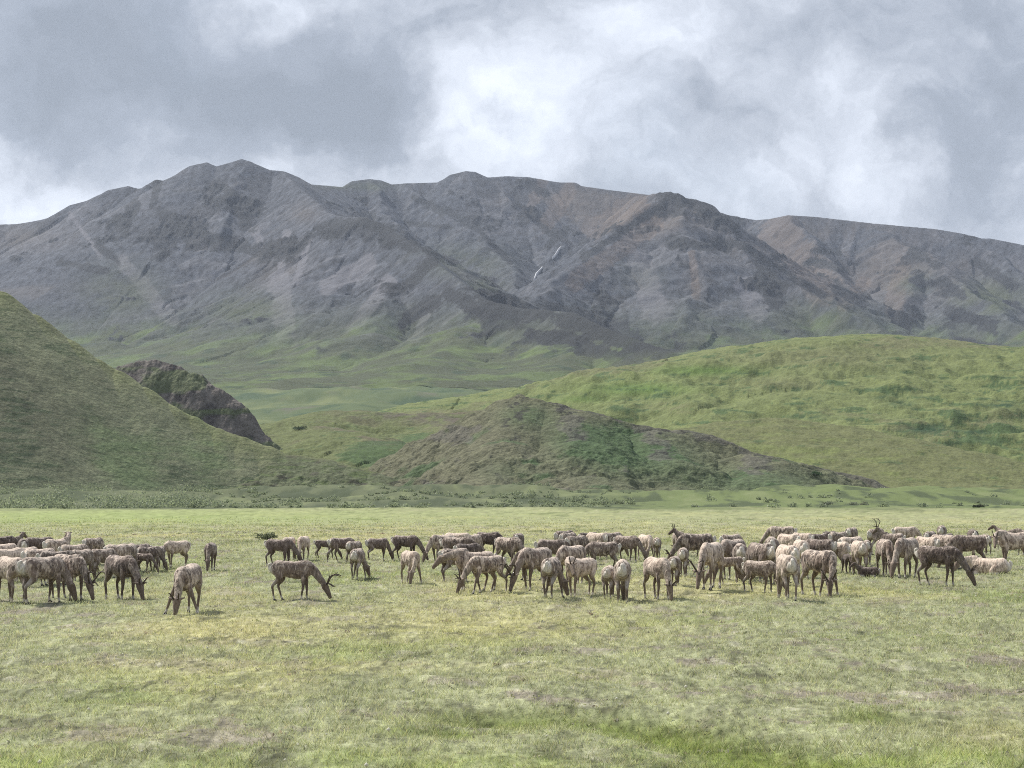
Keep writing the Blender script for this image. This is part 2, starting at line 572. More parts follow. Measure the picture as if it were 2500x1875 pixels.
def col_right(X, Y, Z, A, D, sl, SX, SY):
    c = zeros3(X, (0.130, 0.154, 0.062))
    st = streaks(X, Y, Z, 1, 26)
    big = fbm(X / 110, Y / 90, 4, 4)
    c = cmix(c, (0.155, 0.182, 0.070), sst(st, 0.0, 0.22) * 0.6)
    c = cmix(c, (0.122, 0.118, 0.068), np.clip(sst(big + 0.4 * st, 0.14, 0.36) + 0.75 * blob(SX, SY, 2000, 870, 280, 30) + 0.6 * blob(SX, SY, 1900, 935, 140, 18), 0, 1) * 0.65)
    g = np.clip(blob(SX, SY, 1560, 950, 130, 16) + blob(SX, SY, 1720, 905, 120, 12) + 0.8 * blob(SX, SY, 1420, 975, 60, 8), 0, 1)
    c = cmix(c, (0.085, 0.145, 0.035), g * 0.8)
    dk = sst(streaks(X, Y, Z, 7, 20) + 0.25 * fbm(X / 50, Y / 40, 9, 3) + 0.25 * blob(SX, SY, 2330, 1040, 190, 60), 0.16, 0.27)
    c = cmix(c, (0.050, 0.086, 0.036), dk * 0.8)
    for (px, py, rx, ry) in ((2170, 970, 30, 6), (2260, 1050, 55, 11), (2380, 1055, 40, 8), (1970, 1018, 50, 5), (2450, 990, 50, 8), (2200, 985, 28, 7)):
        c = cmix(c, (0.032, 0.062, 0.030), blob(SX, SY, px, py, rx, ry) * sst(fbm(X / 5, Y / 5, 2, 3), -0.4, 0.1))
    return c


def col_fold(X, Y, Z, A, D, sl, SX, SY):
    c = zeros3(X, (0.118, 0.128, 0.058))
    c = cmix(c, (0.150, 0.155, 0.075), sst(9 - D, 0, 8) * 0.5)
    c = cmix(c, (0.128, 0.152, 0.055), sst(streaks(X, Y, Z, 2, 16) + 0.5 * blob(SX, SY, 1850, 1120, 200, 30), 0.05, 0.4) * 0.8)
    c = cmix(c, (0.050, 0.080, 0.034), sst(streaks(X, Y, Z, 5, 13) + 0.4 * blob(SX, SY, 2440, 1215, 130, 25), 0.2, 0.45) * 0.8)
    c = cmix(c, (0.120, 0.160, 0.052), sst(SY, 1195, 1235) * 0.5)
    return c


def col_mid(X, Y, Z, A, D, sl, SX, SY):
    c = zeros3(X, (0.105, 0.122, 0.052))
    c = cmix(c, (0.115, 0.100, 0.068), np.clip(sst(8 - D, 0, 8) * 0.8 + sst(fbm(X / 30, Y / 30, 3, 4), 0.1, 0.4) * 0.5, 0, 1))
    c = cmix(c, (0.050, 0.085, 0.034), sst(streaks(X, Y, Z, 6, 16) + 0.7 * blob(SX, SY, 930, 1110, 130, 35) + 0.5 * blob(SX, SY, 1030, 1080, 60, 20), 0.2, 0.5) * 0.8)
    c = cmix(c, (0.082, 0.068, 0.062), np.clip(blob(SX, SY, 980, 1016, 120, 8) + 0.8 * blob(SX, SY, 1090, 1030, 70, 12), 0, 1) * sst(fbm(X / 8, Z / 3, 1, 3), -0.3, 0.2) * 0.85)
    return c


left_ridge = [(-700, 300, 545), (-460, 420, 543), (-200, 570, 541), (0, 711, 540), (81, 768, 540), (163, 827, 540), (228, 874, 540), (285, 904, 539), (350, 945, 539), (407, 986, 538), (468, 1016, 538),
              (529, 1045, 537), (590, 1067, 536), (651, 1087, 535), (700, 1111, 534), (760, 1145, 532), (830, 1185, 530), (880, 1215, 528)]
HILLS = {}
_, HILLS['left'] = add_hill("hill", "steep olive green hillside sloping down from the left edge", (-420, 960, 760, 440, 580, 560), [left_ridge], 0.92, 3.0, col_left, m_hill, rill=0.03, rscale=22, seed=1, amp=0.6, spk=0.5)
_, HILLS['terrace'] = add_hill("hill", "low grassy terrace at the foot of the left hillside", (500, 1080, 340, 490, 560, 300), [[(560, 1122, 537), (640, 1109, 536), (683, 1107, 535), (800, 1121, 533), (854, 1136, 531), (908, 1152, 529), (963, 1180, 526), (1010, 1205, 524)]],
                               0.55, 2.5, col_terrace, m_hill, rill=0.2, rscale=7, seed=4, amp=0.5)
_, HILLS['knob'] = add_hill("hill", "dark rocky knob rising behind the left hillside", (200, 820, 560, 640, 770, 560),
                            [[(240, 915, 746), (285, 899, 743), (338, 884, 740), (390, 884, 738), (439, 897, 736), (488, 914, 733), (502, 930, 732), (553, 958, 730), (600, 1000, 727), (614, 1028, 725), (647, 1056, 723), (667, 1080, 721), (692, 1101, 719), (740, 1135, 715)]],
                            1.7, 3.0, col_knob, m_rock, rill=0.35, rscale=14, seed=2, amp=3.4)
_, HILLS['centre'] = add_hill("hill", "brown and green conical hill with a rocky crest behind the herd", (900, 2420, 950, 440, 600, 640),
                              [[(920, 1200, 526), (977, 1176, 535), (1017, 1143, 540), (1075, 1092, 546), (1100, 1060, 550), (1143, 1043, 553), (1198, 1032, 555), (1222, 1000, 557), (1241, 974, 558), (1270, 964, 560), (1288, 971, 558), (1324, 981, 558), (1379, 992, 557),
                                (1433, 1003, 555), (1469, 1009, 554), (1523, 1029, 553), (1600, 1046, 550), (1661, 1049, 549), (1734, 1060, 547), (1783, 1082, 545), (1844, 1104, 542), (1925, 1125, 540), (2007, 1145, 537), (2129, 1171, 532), (2210, 1208, 529), (2271, 1240, 526), (2340, 1275, 522)],
                               ([(1379, 996, 550), (1410, 1075, 525), (1440, 1160, 495)], 0.42, 8), ([(1270, 968, 556), (1235, 1075, 525), (1200, 1165, 495)], 0.55, 8), ([(1600, 1050, 545), (1620, 1120, 520), (1640, 1180, 500)], 0.42, 8), ([(1844, 1108, 530), (1860, 1160, 510), (1870, 1200, 498)], 0.4, 8)],
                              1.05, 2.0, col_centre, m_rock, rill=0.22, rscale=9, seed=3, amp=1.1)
_, HILLS['right'] = add_hill("hill", "broad sunlit green hill on the right below the mountains", (640, 2950, 1150, 420, 1500, 560),
                             [[(1000, 1060, 930), (1060, 1015, 955), (1120, 985, 970), (1180, 968, 990), (1270, 956, 1000), (1342, 943, 1000), (1433, 932, 1000), (1523, 921, 1000), (1600, 905, 1000), (1681, 884, 1000), (1783, 861, 1000), (1885, 841, 1000), (2007, 825, 1000), (2109, 819, 1000), (2190, 825, 995), (2292, 843, 985), (2414, 868, 970), (2560, 895, 950), (3000, 930, 940)],
                              ([(2230, 862, 1180), (2324, 841, 1170), (2414, 849, 1150), (2463, 857, 1140), (2510, 853, 1130), (2680, 845, 1110), (3000, 850, 1100)], 0.25), ([(2050, 835, 985), (1990, 945, 860), (1950, 1010, 800)], 0.32, 60)],
                             0.275, 45.0, col_right, m_hill, rill=0.15, rscale=58, seed=5, amp=1.2, ks=14, spk=0.42)
_, HILLS['fold'] = add_hill("hill", "low brownish fold of grassland in front of the right hill", (1560, 2950, 760, 360, 760, 330),
                            [[(1600, 1085, 620), (1660, 1057, 640), (1722, 1041, 650), (1800, 1028, 660), (1885, 1020, 660), (2007, 1036, 650), (2129, 1061, 630), (2251, 1085, 618), (2373, 1121, 600), (2500, 1141, 590), (2700, 1165, 575), (3000, 1190, 560)]],
                            0.24, 9.0, col_fold, m_hill, rill=0.02, rscale=26, seed=6, amp=1.3, ks=8, spk=0.45)
_, HILLS['mid'] = add_hill("hill", "small rounded green hills in the gap between the knob and the central hill", (580, 1420, 560, 600, 1050, 380),
                           [[(630, 1095, 790), (659, 1066, 810), (700, 1039, 825), (773, 1012, 840), (814, 1002, 850), (900, 1004, 860), (1000, 1010, 855), (1120, 1009, 855), (1200, 998, 880), (1300, 980, 900), (1420, 965, 930)],
                            ([(773, 1040, 770), (854, 1052, 740), (940, 1085, 705), (990, 1115, 680)], 0.30), ([(1120, 1020, 830), (1090, 1060, 760), (1060, 1110, 700)], 0.3)],
                           0.30, 10.0, col_mid, m_hill, rill=0.14, rscale=24, seed=7, amp=1.0, ks=8)

# ---- the mountain range
MR = [
    # skyline of the left summit
    [(-620, 690, 4300), (-300, 600, 4500), (0, 548, 4700), (41, 547, 4690), (94, 538, 4660), (122, 531, 4650), (175, 500, 4640), (212, 490, 4640), (268, 463, 4630), (313, 454, 4630), (338, 461, 4620), (366, 453, 4620), (384, 438, 4610), (399, 441, 4610),
     (431, 427, 4600), (468, 404, 4600), (504, 396, 4600), (529, 406, 4600), (557, 398, 4600), (590, 388, 4600), (610, 394, 4600), (659, 415, 4600), (692, 418, 4620), (724, 431, 4700), (757, 450, 4850), (797, 453, 5100), (838, 457, 5250)],
    # skyline of the centre and the plateau on the right
    [(797, 453, 5100), (838, 457, 5250), (862, 442, 5300), (900, 437, 5350), (930, 440, 5380), (955, 450, 5400), (995, 447, 5400), (1068, 445, 5400), (1105, 425, 5400), (1138, 417, 5400), (1158, 419, 5400), (1190, 433, 5420), (1239, 430, 5450), (1288, 432, 5480),
     (1329, 439, 5500), (1365, 445, 5500), (1402, 445, 5500), (1414, 453, 5500), (1492, 464, 5500), (1597, 477, 5500), (1700, 500, 5600), (1775, 525, 5700), (1844, 537, 5700), (1877, 535, 5600), (1925, 525, 5500), (1990, 529, 5500), (2129, 545, 5450), (2283, 559, 5400),
     (2344, 569, 5350), (2397, 582, 5300), (2418, 582, 5290), (2500, 598, 5200), (2800, 650, 5000), (3200, 720, 4800)],
    # long spur falling to the right across the middle
    ([(692, 419, 4560), (740, 470, 4300), (790, 515, 4020), (840, 530, 3850), (893, 530, 3700), (940, 552, 3600), (1000, 590, 3450), (1100, 664, 3200), (1190, 734, 2950), (1270, 752, 2850), (1400, 764, 2700), (1450, 790, 2620), (1500, 810, 2550), (1570, 838, 2450), (1640, 868, 2350), (1720, 905, 2250)], 0.66),
    ([(893, 556, 3700), (830, 668, 3450), (790, 766, 3200), (770, 850, 3000)], 0.46, 70),
    ([(1190, 762, 2960), (1130, 826, 2780), (1080, 880, 2600), (1040, 920, 2450)], 0.45, 60),
    ([(1400, 788, 2700), (1370, 850, 2550), (1350, 905, 2400)], 0.50, 45),
    ([(1000, 622, 3450), (960, 724, 3200), (920, 812, 2950)], 0.47, 70),
    # ribs on the left summit
    ([(390, 450, 4600), (370, 560, 4350), (410, 650, 4150), (455, 715, 3980), (560, 770, 3800), (690, 842, 3580)], 0.52),
    ([(175, 502, 4620), (230, 600, 4350), (280, 720, 4050), (320, 810, 3800)], 0.52),
    ([(590, 392, 4590), (560, 500, 4320), (530, 600, 4100)], 0.62),
    ([(0, 552, 4680), (-40, 650, 4350), (-60, 760, 4000)], 0.52),
    ([(180, 850, 3400), (300, 838, 3400), (400, 862, 3350)], 0.45),
    # ribs of the central cirque
    ([(1000, 449, 5400), (1085, 512, 5100), (1166, 561, 4900), (1247, 655, 4550), (1275, 725, 4250)], 0.58),
    ([(1190, 434, 5420), (1260, 496, 5230), (1341, 569, 5000), (1365, 600, 4900)], 0.60),
    ([(900, 440, 5330), (940, 520, 5000), (1000, 590, 4700)], 0.58),
    # crag in the middle with its two ribs
    ([(1560, 480, 4900), (1597, 475, 4720), (1634, 471, 4620), (1645, 474, 4610), (1658, 474, 4600), (1679, 484, 4600), (1710, 491, 4580), (1730, 510, 4560), (1760, 550, 4500), (1800, 590, 4420), (1850, 640, 4300), (1950, 700, 4100), (2050, 747, 3900), (2130, 790, 3750)], 0.74),
    ([(1634, 474, 4620), (1560, 520, 4500), (1500, 568, 4350), (1430, 622, 4180), (1340, 692, 3980), (1265, 750, 3780)], 0.60),
    ([(1660, 478, 4590), (1680, 570, 4330), (1700, 670, 4080), (1690, 770, 3850)], 0.50),
    ([(1850, 642, 4290), (1880, 720, 4080), (1890, 790, 3900)], 0.56),
    # ribs under the plateau
    ([(2129, 548, 5430), (2190, 595, 5220), (2260, 622, 5020), (2330, 680, 4750), (2420, 742, 4420), (2500, 800, 4120), (2640, 880, 3800)], 0.55),
    ([(1925, 528, 5480), (1980, 600, 5200), (2050, 670, 4950), (2110, 740, 4700)], 0.55),
    ([(2397, 585, 5290), (2470, 650, 5050), (2540, 710, 4850)], 0.55),
    ([(2260, 630, 5010), (2230, 700, 4780), (2200, 760, 4550)], 0.6),
    ([(2060, 800, 3250), (2150, 812, 3150), (2250, 822, 3080), (2460, 858, 2900), (2700, 900, 2800)], 0.42),
]
Xm, Ym = pix_grid(-420, 2920, 1330, 1775, 6400, 1120)
Zr, Am, Dm = ridge_field(Xm, Ym, MR, 0.60, 10.0, rill=0.24, rscale=70.0, seed=2, n2w=0.22, top=0.20, topw=110.0, warp=(38.0, 330.0, 12.0, 70.0))
base_m = valley_z(Xm, Ym)
Zm = smax(Zr, base_m, 70.0)
rel = sst(Zr - base_m, -20, 160)
rel2 = sst(Zr - base_m, -15, 40)
_n = fbm(Xm / 120, Ym / 120, 5, 5, 0.55)
# rock bands: steps of bare crag in the upper slopes
SXm, SYm = proj(Xm, Ym, Zm)
crag_n = fbm(Xm / 130, Zm / 80, 6, 6, 0.66)
CR = [(440, 560, 90, 60, .9), (560, 500, 70, 50, .8), (660, 610, 70, 40, .7), (880, 560, 90, 35, 1.0), (960, 590, 70, 30, .6), (1180, 540, 80, 30, .5), (1280, 530, 60, 35, .5), (1640, 500, 60, 35, .9), (1730, 535, 60, 30, .9), (1790, 545, 25, 30, 1.0), (1560, 560, 110, 18, .7), (1690, 590, 120, 30, .7),
      (1880, 680, 60, 60, .8), (2230, 640, 40, 30, .8), (2040, 650, 70, 40, .5), (2110, 720, 40, 30, .5), (2300, 690, 40, 30, .5), (2350, 790, 150, 40, .6), (1360, 830, 130, 45, .95), (1520, 860, 130, 40, 1.0), (1640, 880, 60, 25, .9), (1240, 790, 90, 35, .75), (1230, 750, 60, 30, .8), (1100, 760, 110, 40, .55), (950, 720, 60, 40, .5), (300, 540, 70, 40, .3), (130, 640, 110, 30, .4), (320, 640, 40, 25, .5),
      (2300, 840, 170, 22, .7)]
crag = np.zeros_like(Zm)
for (px, py, rx, ry, wt) in CR:
    crag = np.maximum(crag, wt * blob(SXm, SYm, px, py, rx, ry))
crag = sst(crag * 0.80 + 1.15 * crag_n, 0.34, 0.46) * rel2
cf = ridged(Xm / 34 + 0.3 * crag_n, Ym / 70, 9, 4) * 1.4 - 0.9
top_k = sst(Dm, 4, 60)
Zm = Zm + rel * (4.5 * _n * sst(Dm, 10, 120) + crag * (3 + 11 * cf) * (0.25 + 0.75 * top_k)) + rel * 1.6 * fbm(Xm / 22, Ym / 22, 1, 3) * (0.4 + 0.6 * top_k)
Zm[0] -= 6.0

gy, gx = np.gradient(Zm)
slp = np.hypot(gx / np.gradient(Xm, axis=1), gy / np.gradient(Ym, axis=0))
Cm = zeros3(Xm, (0.075, 0.083, 0.101))  # slate grey pushed bluer, putting some distance haze into the rock colour
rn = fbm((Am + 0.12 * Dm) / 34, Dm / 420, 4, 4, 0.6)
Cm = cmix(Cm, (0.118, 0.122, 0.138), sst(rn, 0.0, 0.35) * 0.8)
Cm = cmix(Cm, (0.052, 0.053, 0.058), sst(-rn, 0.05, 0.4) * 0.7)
sp = fbm(Xm / 15, Ym / 24, 11, 4, 0.65)
Cm = Cm * (1 + 1.1 * sp)[..., None]
rust = np.clip(blob(SXm, SYm, 1560, 510, 170, 50) + 0.9 * blob(SXm, SYm, 1420, 500, 110, 45) + 0.8 * blob(SXm, SYm, 1640, 530, 80, 40) + blob(SXm, SYm, 2050, 600, 260, 60) + 0.8 * blob(SXm, SYm, 2200, 690, 200, 50)
               + 0.6 * blob(SXm, SYm, 60, 580, 120, 30) + 0.55 * blob(SXm, SYm, 740, 520, 40, 25) + 0.5 * blob(SXm, SYm, 690, 690, 60, 90) + 0.45 * blob(SXm, SYm, 1700, 700, 30, 60) + 0.5 * blob(SXm, SYm, 570, 430, 80, 25) + 0.4 * blob(SXm, SYm, 1250, 480, 80, 30), 0, 1)
rust = rust * sst(fbm(Xm / 260, Ym / 260, 3, 4) + 0.4 * rn, -0.45, 0.1)
Cm = cmix(Cm, (0.165, 0.138, 0.118), rust * 0.6)
lt = sst(fbm((Am + 0.1 * Dm) / 22, Dm / 600, 8, 3), 0.25, 0.5) * sst(Dm, 40, 200)
Cm = cmix(Cm, (0.165, 0.150, 0.142), lt * 0.40)


def strip(a, b, wd):
    dx, dy = b[0] - a[0], b[1] - a[1]
    tt = np.clip(((SXm - a[0]) * dx + (SYm - a[1]) * dy) / (dx * dx + dy * dy), 0, 1)
    return np.exp(-(((SXm - a[0] - tt * dx) ** 2 + (SYm - a[1] - tt * dy) ** 2) / wd ** 2))


def strips(lst, ns, lo=0.38, hi=0.62, kn=0.55):
    m = np.zeros_like(Zm)
    for a, b, wd in lst:
        m = np.maximum(m, strip(a, b, wd))
    return sst(m + kn * ns * (m > 0.03), lo, hi)


en = fbm(Xm / 70, Ym / 90, 10, 6, 0.66)
SCREE = [((700, 570), (682, 680), 12), ((752, 590), (722, 690), 10), ((682, 680), (702, 850), 30), ((1040, 770), (1000, 860), 15), ((1180, 780), (1120, 850), 18), ((170, 520), (245, 625), 6),
         ((620, 560), (640, 600), 10), ((900, 640), (800, 700), 26), ((1560, 640), (1600, 760), 40), ((1820, 700), (1850, 760), 30), ((1090, 640), (1160, 690), 8), ((950, 690), (860, 800), 20), ((300, 640), (420, 780), 22), ((1260, 880), (1340, 840), 12)]
Cm = cmix(Cm, (0.166, 0.166, 0.186), strips(SCREE, en + 0.5 * rn) * 0.85)
RUSTY = [((1390, 465), (1335, 545), 24), ((1600, 550), (1400, 690), 26), ((1900, 560), (2010, 700), 50), ((2110, 690), (2060, 745), 20), ((1560, 490), (1450, 560), 30), ((2200, 650), (2180, 760), 26), ((1690, 620), (1700, 720), 12), ((1330, 430), (1290, 520), 16)]
Cm = cmix(Cm, (0.205, 0.152, 0.118), strips(RUSTY, en + 0.4 * rn) * 0.32)

# grass climbs the lower slopes and the hollows
gh = fbm(Xm / 190, Ym / 190, 7, 5, 0.6)
low = sst(SYm, 715, 915)
gm = sst(low * 1.0 + 0.95 * gh + 0.35 * rn - 0.25, 0.25, 0.60)
GB = [(600, 760, 110, 45, .8), (300, 720, 90, 70, .7), (640, 830, 90, 40, .8), (1130, 640, 110, 40, .6), (1180, 690, 60, 35, .6), (1000, 860, 140, 60, .7), (1700, 820, 150, 70, .6), (2000, 790, 150, 50, .9), (2420, 730, 90, 45, 1.0), (2230, 690, 50, 30, .6), (1250, 860, 130, 50, .5), (1560, 680, 60, 40, .3), (900, 455, 60, 12, .6), (830, 456, 50, 8, .6)]
for (px, py, rx, ry, wt) in GB:
    gm = np.maximum(gm, wt * blob(SXm, SYm, px, py, rx, ry) * sst(gh + 0.3 * rn, -0.55, 0.0))
gm = gm * (1 - 0.85 * crag)
flatv = 1 - rel
GR = cmix(zeros3(Xm, (0.088, 0.104, 0.058)), (0.120, 0.162, 0.062), sst(fbm(Xm / 90, Ym / 90, 2, 4), -0.1, 0.35) * np.clip(low + flatv, 0, 1))
GR = cmix(GR, (0.045, 0.075, 0.042), sst(fbm(Xm / 45, Ym / 60, 10, 4), 0.15, 0.4) * 0.7 * flatv)
gm = np.clip(np.maximum(gm, flatv), 0, 1)[..., None]
Cm = Cm + (GR - Cm) * gm
ROCKS = [((893, 533), (1010, 602), 20), ((800, 560), (893, 540), 20), ((1190, 746), (1420, 780), 32), ((1420, 785), (1560, 850), 36), ((1560, 855), (1655, 882), 26), ((1300, 815), (1420, 835), 24), ((1420, 850), (1560, 885), 24),
         ((1085, 512), (1166, 561), 10), ((1166, 561), (1247, 640), 7), ((1260, 496), (1341, 569), 8), ((1634, 474), (1710, 502), 17), ((1710, 500), (1765, 552), 16), ((1785, 532), (1805, 575), 10), ((1620, 500), (1420, 630), 8),
         ((1855, 640), (1895, 740), 26), ((1800, 590), (2010, 722), 11), ((2230, 612), (2290, 650), 13), ((2300, 680), (2350, 725), 11), ((390, 440), (372, 500), 10), ((400, 520), (480, 600), 22), ((480, 575), (650, 622), 20), ((560, 470), (600, 545), 20),
         ((1290, 450), (1330, 470), 10), ((1010, 480), (1080, 520), 10), ((990, 545), (1100, 555), 7), ((1110, 640), (1010, 600), 9), ((1640, 590), (1760, 600), 18), ((1980, 640), (2060, 660), 12), ((2040, 700), (2110, 740), 13), ((2010, 612), (2050, 618), 9), ((2380, 640), (2480, 700), 12),
         ((1000, 690), (1060, 640), 12), ((1060, 740), (980, 790), 16), ((1100, 720), (1180, 760), 18), ((2180, 830), (2460, 852), 14), ((2320, 760), (2420, 800), 18), ((240, 600), (290, 640), 10), ((150, 640), (260, 660), 10), ((330, 500), (300, 560), 16), ((1380, 560), (1340, 600), 12)]
rk = strips(ROCKS, 1.2 * en + 0.9 * crag_n, 0.36, 0.48, 0.8)
Cm = cmix(Cm, (0.034, 0.037, 0.041), rk * 0.85 * rel2)
Cm = cmix(Cm, (0.026, 0.029, 0.033), crag * 0.90 * (0.55 + 0.45 * sst(crag_n + 0.4 * rn, -0.2, 0.3)))
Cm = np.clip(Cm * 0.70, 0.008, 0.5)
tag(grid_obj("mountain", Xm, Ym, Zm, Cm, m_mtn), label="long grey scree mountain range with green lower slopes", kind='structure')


def hit(G, px, py):
    """nearest point of a terrain grid that shows at pixel (px, py)"""
    X, Y, Z = G
    SX, SY = proj(X, Y, Z)
    dd = (SX - px) ** 2 + (SY - py) ** 2
    ok = dd < 9.0
    if ok.any():
        yy = np.where(ok, Y, 1e9)
        i = np.unravel_index(np.argmin(yy), yy.shape)
    else:
        i = np.unravel_index(np.argmin(dd), dd.shape)
    return Vector((float(X[i]), float(Y[i]), float(Z[i])))


MTN = (Xm, Ym, Zm)
m_snow = bpy.data.materials.new("old_snow"); m_snow.use_nodes = True
t = NT(m_snow.node_tree)
sn = t.noise(t.n('ShaderNodeTexCoord').outputs['Object'], 0.12, 4.0)
t.n('ShaderNodeOutputMaterial', ins={'Surface': t.n('ShaderNodeBsdfPrincipled', ins={'Base Color': t.mix(sn, (0.42, 0.43, 0.46), (0.62, 0.63, 0.66)), 'Roughness': 0.7}).outputs[0]})


def snow(line, width, label):
    P = [hit(MTN, *p) for p in line]
    bm = bmesh.new()
    rng = random.Random(len(line) * 7 + int(width))
    top, n = [], len(P)
    for i, p in enumerate(P):
        a, b = P[max(0, i - 1)], P[min(n - 1, i + 1)]
        side = Vector((1, 0.15, 0))
        wv = width * (0.35 + 0.65 * math.sin(math.pi * (i + 0.6) / n)) * rng.uniform(0.7, 1.2)
        top.append([bm.verts.new(p + side * wv * k + Vector((0, -4, 5.0 - 5.5 * abs(k) ** 2))) for k in (-1, -0.4, 0.4, 1)])
    for a, b in zip(top[:-1], top[1:]):
        for k in range(3):
            bm.faces.new((a[k], a[k + 1], b[k + 1], b[k]))
    r = bmesh.ops.extrude_face_region(bm, geom=bm.faces[:])
    for v in r['geom']:
        if isinstance(v, bmesh.types.BMVert):
            v.co.z -= 14.0
    bmesh.ops.recalc_face_normals(bm, faces=bm.faces)
    me = bpy.data.meshes.new("snow_patch"); bm.to_mesh(me); bm.free(); smoothmesh(me)
    me.materials.append(m_snow)
    o = bpy.data.objects.new("snow_patch", me); COL.objects.link(o)
    tag(o, label, "snow patch", "snow streaks in the mountain gully")


snow([(1369, 604), (1364, 610), (1359, 617), (1354, 624), (1350, 629)], 1.7, "upper thin streak of white snow high in the central mountain gully")
snow([(1322, 653), (1317, 661), (1311, 669), (1306, 676), (1303, 682)], 2.3, "lower wider streak of white snow in the central mountain gully")
# ------------------------------------------------------------------ grass blades, flowers, willow scrub
rng = np.random.RandomState(11)


def scatter(n, d0, d1, power, umin=-0.335, umax=0.335):
    """points whose density falls with distance as d^-power"""
    e = 2.0 - power
    q = rng.rand(n)
    d = (d0 ** e + q * (d1 ** e - d0 ** e)) ** (1 / e)
    u = umin + (umax - umin) * rng.rand(n)
    return (d * u).astype(np.float32), d.astype(np.float32)


def blades(name, n, d0, d1, power, hgt, wid, label, tone):
    x, y = scatter(n, d0, d1, power)
    cc_ = meadow_col(x, y)
    bare = sst(0.215 - cc_[:, 1], 0, 0.09) * sst(cc_[:, 0] - cc_[:, 1] + 0.03, 0, 0.04)
    k = rng.rand(n) < (1.02 - sst(y, d1 * 0.45, d1)) * (1 - 0.7 * bare)
    x, y = x[k], y[k]
    n = len(x)
    z = meadow_z(x, y)
    d = np.hypot(x, y)
    col = meadow_col(x, y)
    lush = fbm(x / 0.9, y / 0.9, 3, 3) + 0.5 * fbm(x / 4, y / 4, 7, 2)
    lich = np.clip((col[:, 0] - col[:, 1] + 0.02) * 22, 0, 1)
    h = hgt * (0.55 + 0.9 * rng.rand(n)) * (0.55 + 0.75 * sst(lush, -0.4, 0.5)) * (1 - 0.35 * lich) * (1 + 0.3 * sst(d, 40, 120))
    wd_ = wid * (0.7 + 0.6 * rng.rand(n)) * np.maximum(1.0, d / 26.0)
    a = rng.rand(n) * 2 * np.pi
    lean = h * (0.3 + 1.3 * rng.rand(n))
    b = rng.rand(n) * 2 * np.pi
    sx, sy = np.cos(a) * wd_, np.sin(a) * wd_
    V = np.empty((n, 3, 3), np.float32)
    V[:, 0] = np.stack([x - sx, y - sy, z - 0.015], -1)
    V[:, 1] = np.stack([x + sx, y + sy, z - 0.015], -1)
    V[:, 2] = np.stack([x + np.cos(b) * lean, y + np.sin(b) * lean, z + h], -1)
    v = 0.62 + 0.85 * rng.rand(n)
    c = col * v[:, None] * tone
    dry = rng.rand(n) < 0.34
    c[dry] = c[dry] * 0.5 + np.array((0.30, 0.27, 0.15)) * 0.5 * tone
    grn = rng.rand(n) < 0.18
    c[grn] = c[grn] * 0.6 + np.array((0.10, 0.17, 0.035)) * 0.4 * tone
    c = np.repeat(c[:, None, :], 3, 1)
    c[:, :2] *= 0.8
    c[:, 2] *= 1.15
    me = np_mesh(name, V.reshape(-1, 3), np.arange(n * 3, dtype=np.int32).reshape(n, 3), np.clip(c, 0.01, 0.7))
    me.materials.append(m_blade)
    o = bpy.data.objects.new(name, me); COL.objects.link(o)
    tag(o, label=label, kind='stuff')
    return o


def leaf_mat(name, trans=0.4):
    m = bpy.data.materials.new(name); m.use_nodes = True
    t = NT(m.node_tree)
    c = t.n('ShaderNodeAttribute', attribute_name='albedo').outputs['Color']
    d = t.n('ShaderNodeBsdfDiffuse', ins={'Color': c})
    tr = t.n('ShaderNodeBsdfTranslucent', ins={'Color': t.mix(1.0, c, (1.0, 1.0, 0.85), 'MULTIPLY')})
    g = t.n('ShaderNodeBsdfGlossy', ins={'Roughness': 0.5, 'Color': (0.9, 0.9, 0.9, 1)})
    mx = t.n('ShaderNodeMixShader', ins={0: trans, 1: d.outputs[0], 2: tr.outputs[0]})
    mx2 = t.n('ShaderNodeMixShader', ins={0: 0.02, 1: mx.outputs[0], 2: g.outputs[0]})
    t.n('ShaderNodeOutputMaterial', ins={'Surface': mx2.outputs[0]})
    return m


m_blade = leaf_mat("grass_blade", 0.48)
m_leaf = leaf_mat("willow_leaf", 0.5)
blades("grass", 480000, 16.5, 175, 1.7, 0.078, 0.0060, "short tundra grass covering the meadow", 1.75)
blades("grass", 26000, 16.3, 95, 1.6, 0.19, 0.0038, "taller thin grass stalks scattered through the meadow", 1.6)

# cotton flowers: tiny white tufts
n = 120
x, y = scatter(n, 18, 95, 1.2)
z = meadow_z(x, y)
V, Fc = [], []
for i in range(n):
    r = 0.022 * (0.7 + 0.8 * rng.rand()) * max(1.0, y[i] / 45)
    hh = 0.05 + 0.07 * rng.rand()
    k = len(V)
    V += [(x[i] - r, y[i], z[i] + hh), (x[i] + r, y[i], z[i] + hh), (x[i], y[i] - r, z[i] + hh), (x[i], y[i] + r, z[i] + hh), (x[i], y[i], z[i] + hh - r), (x[i], y[i], z[i] + hh + r)]
    for a, b in ((0, 2), (2, 1), (1, 3), (3, 0)):
        Fc += [(k + a, k + b, k + 5), (k + b, k + a, k + 4)]
    V += [(x[i] - .004, y[i], z[i] - .02), (x[i] + .004, y[i], z[i] - .02), (x[i], y[i], z[i] + hh)]
    Fc.append((k + 6, k + 7, k + 8))
cc = np.tile(np.array((0.66, 0.65, 0.58), np.float32), (len(V), 1))
cc[6::9] = cc[7::9] = cc[8::9] = (0.20, 0.24, 0.10)
me = np_mesh("cotton_flowers", np.array(V), np.array(Fc), cc)
me.materials.append(m_leaf)
o = bpy.data.objects.new("cotton_flowers", me); COL.objects.link(o)
tag(o, label="tiny white cotton tufts dotted over the near grass", kind='stuff')


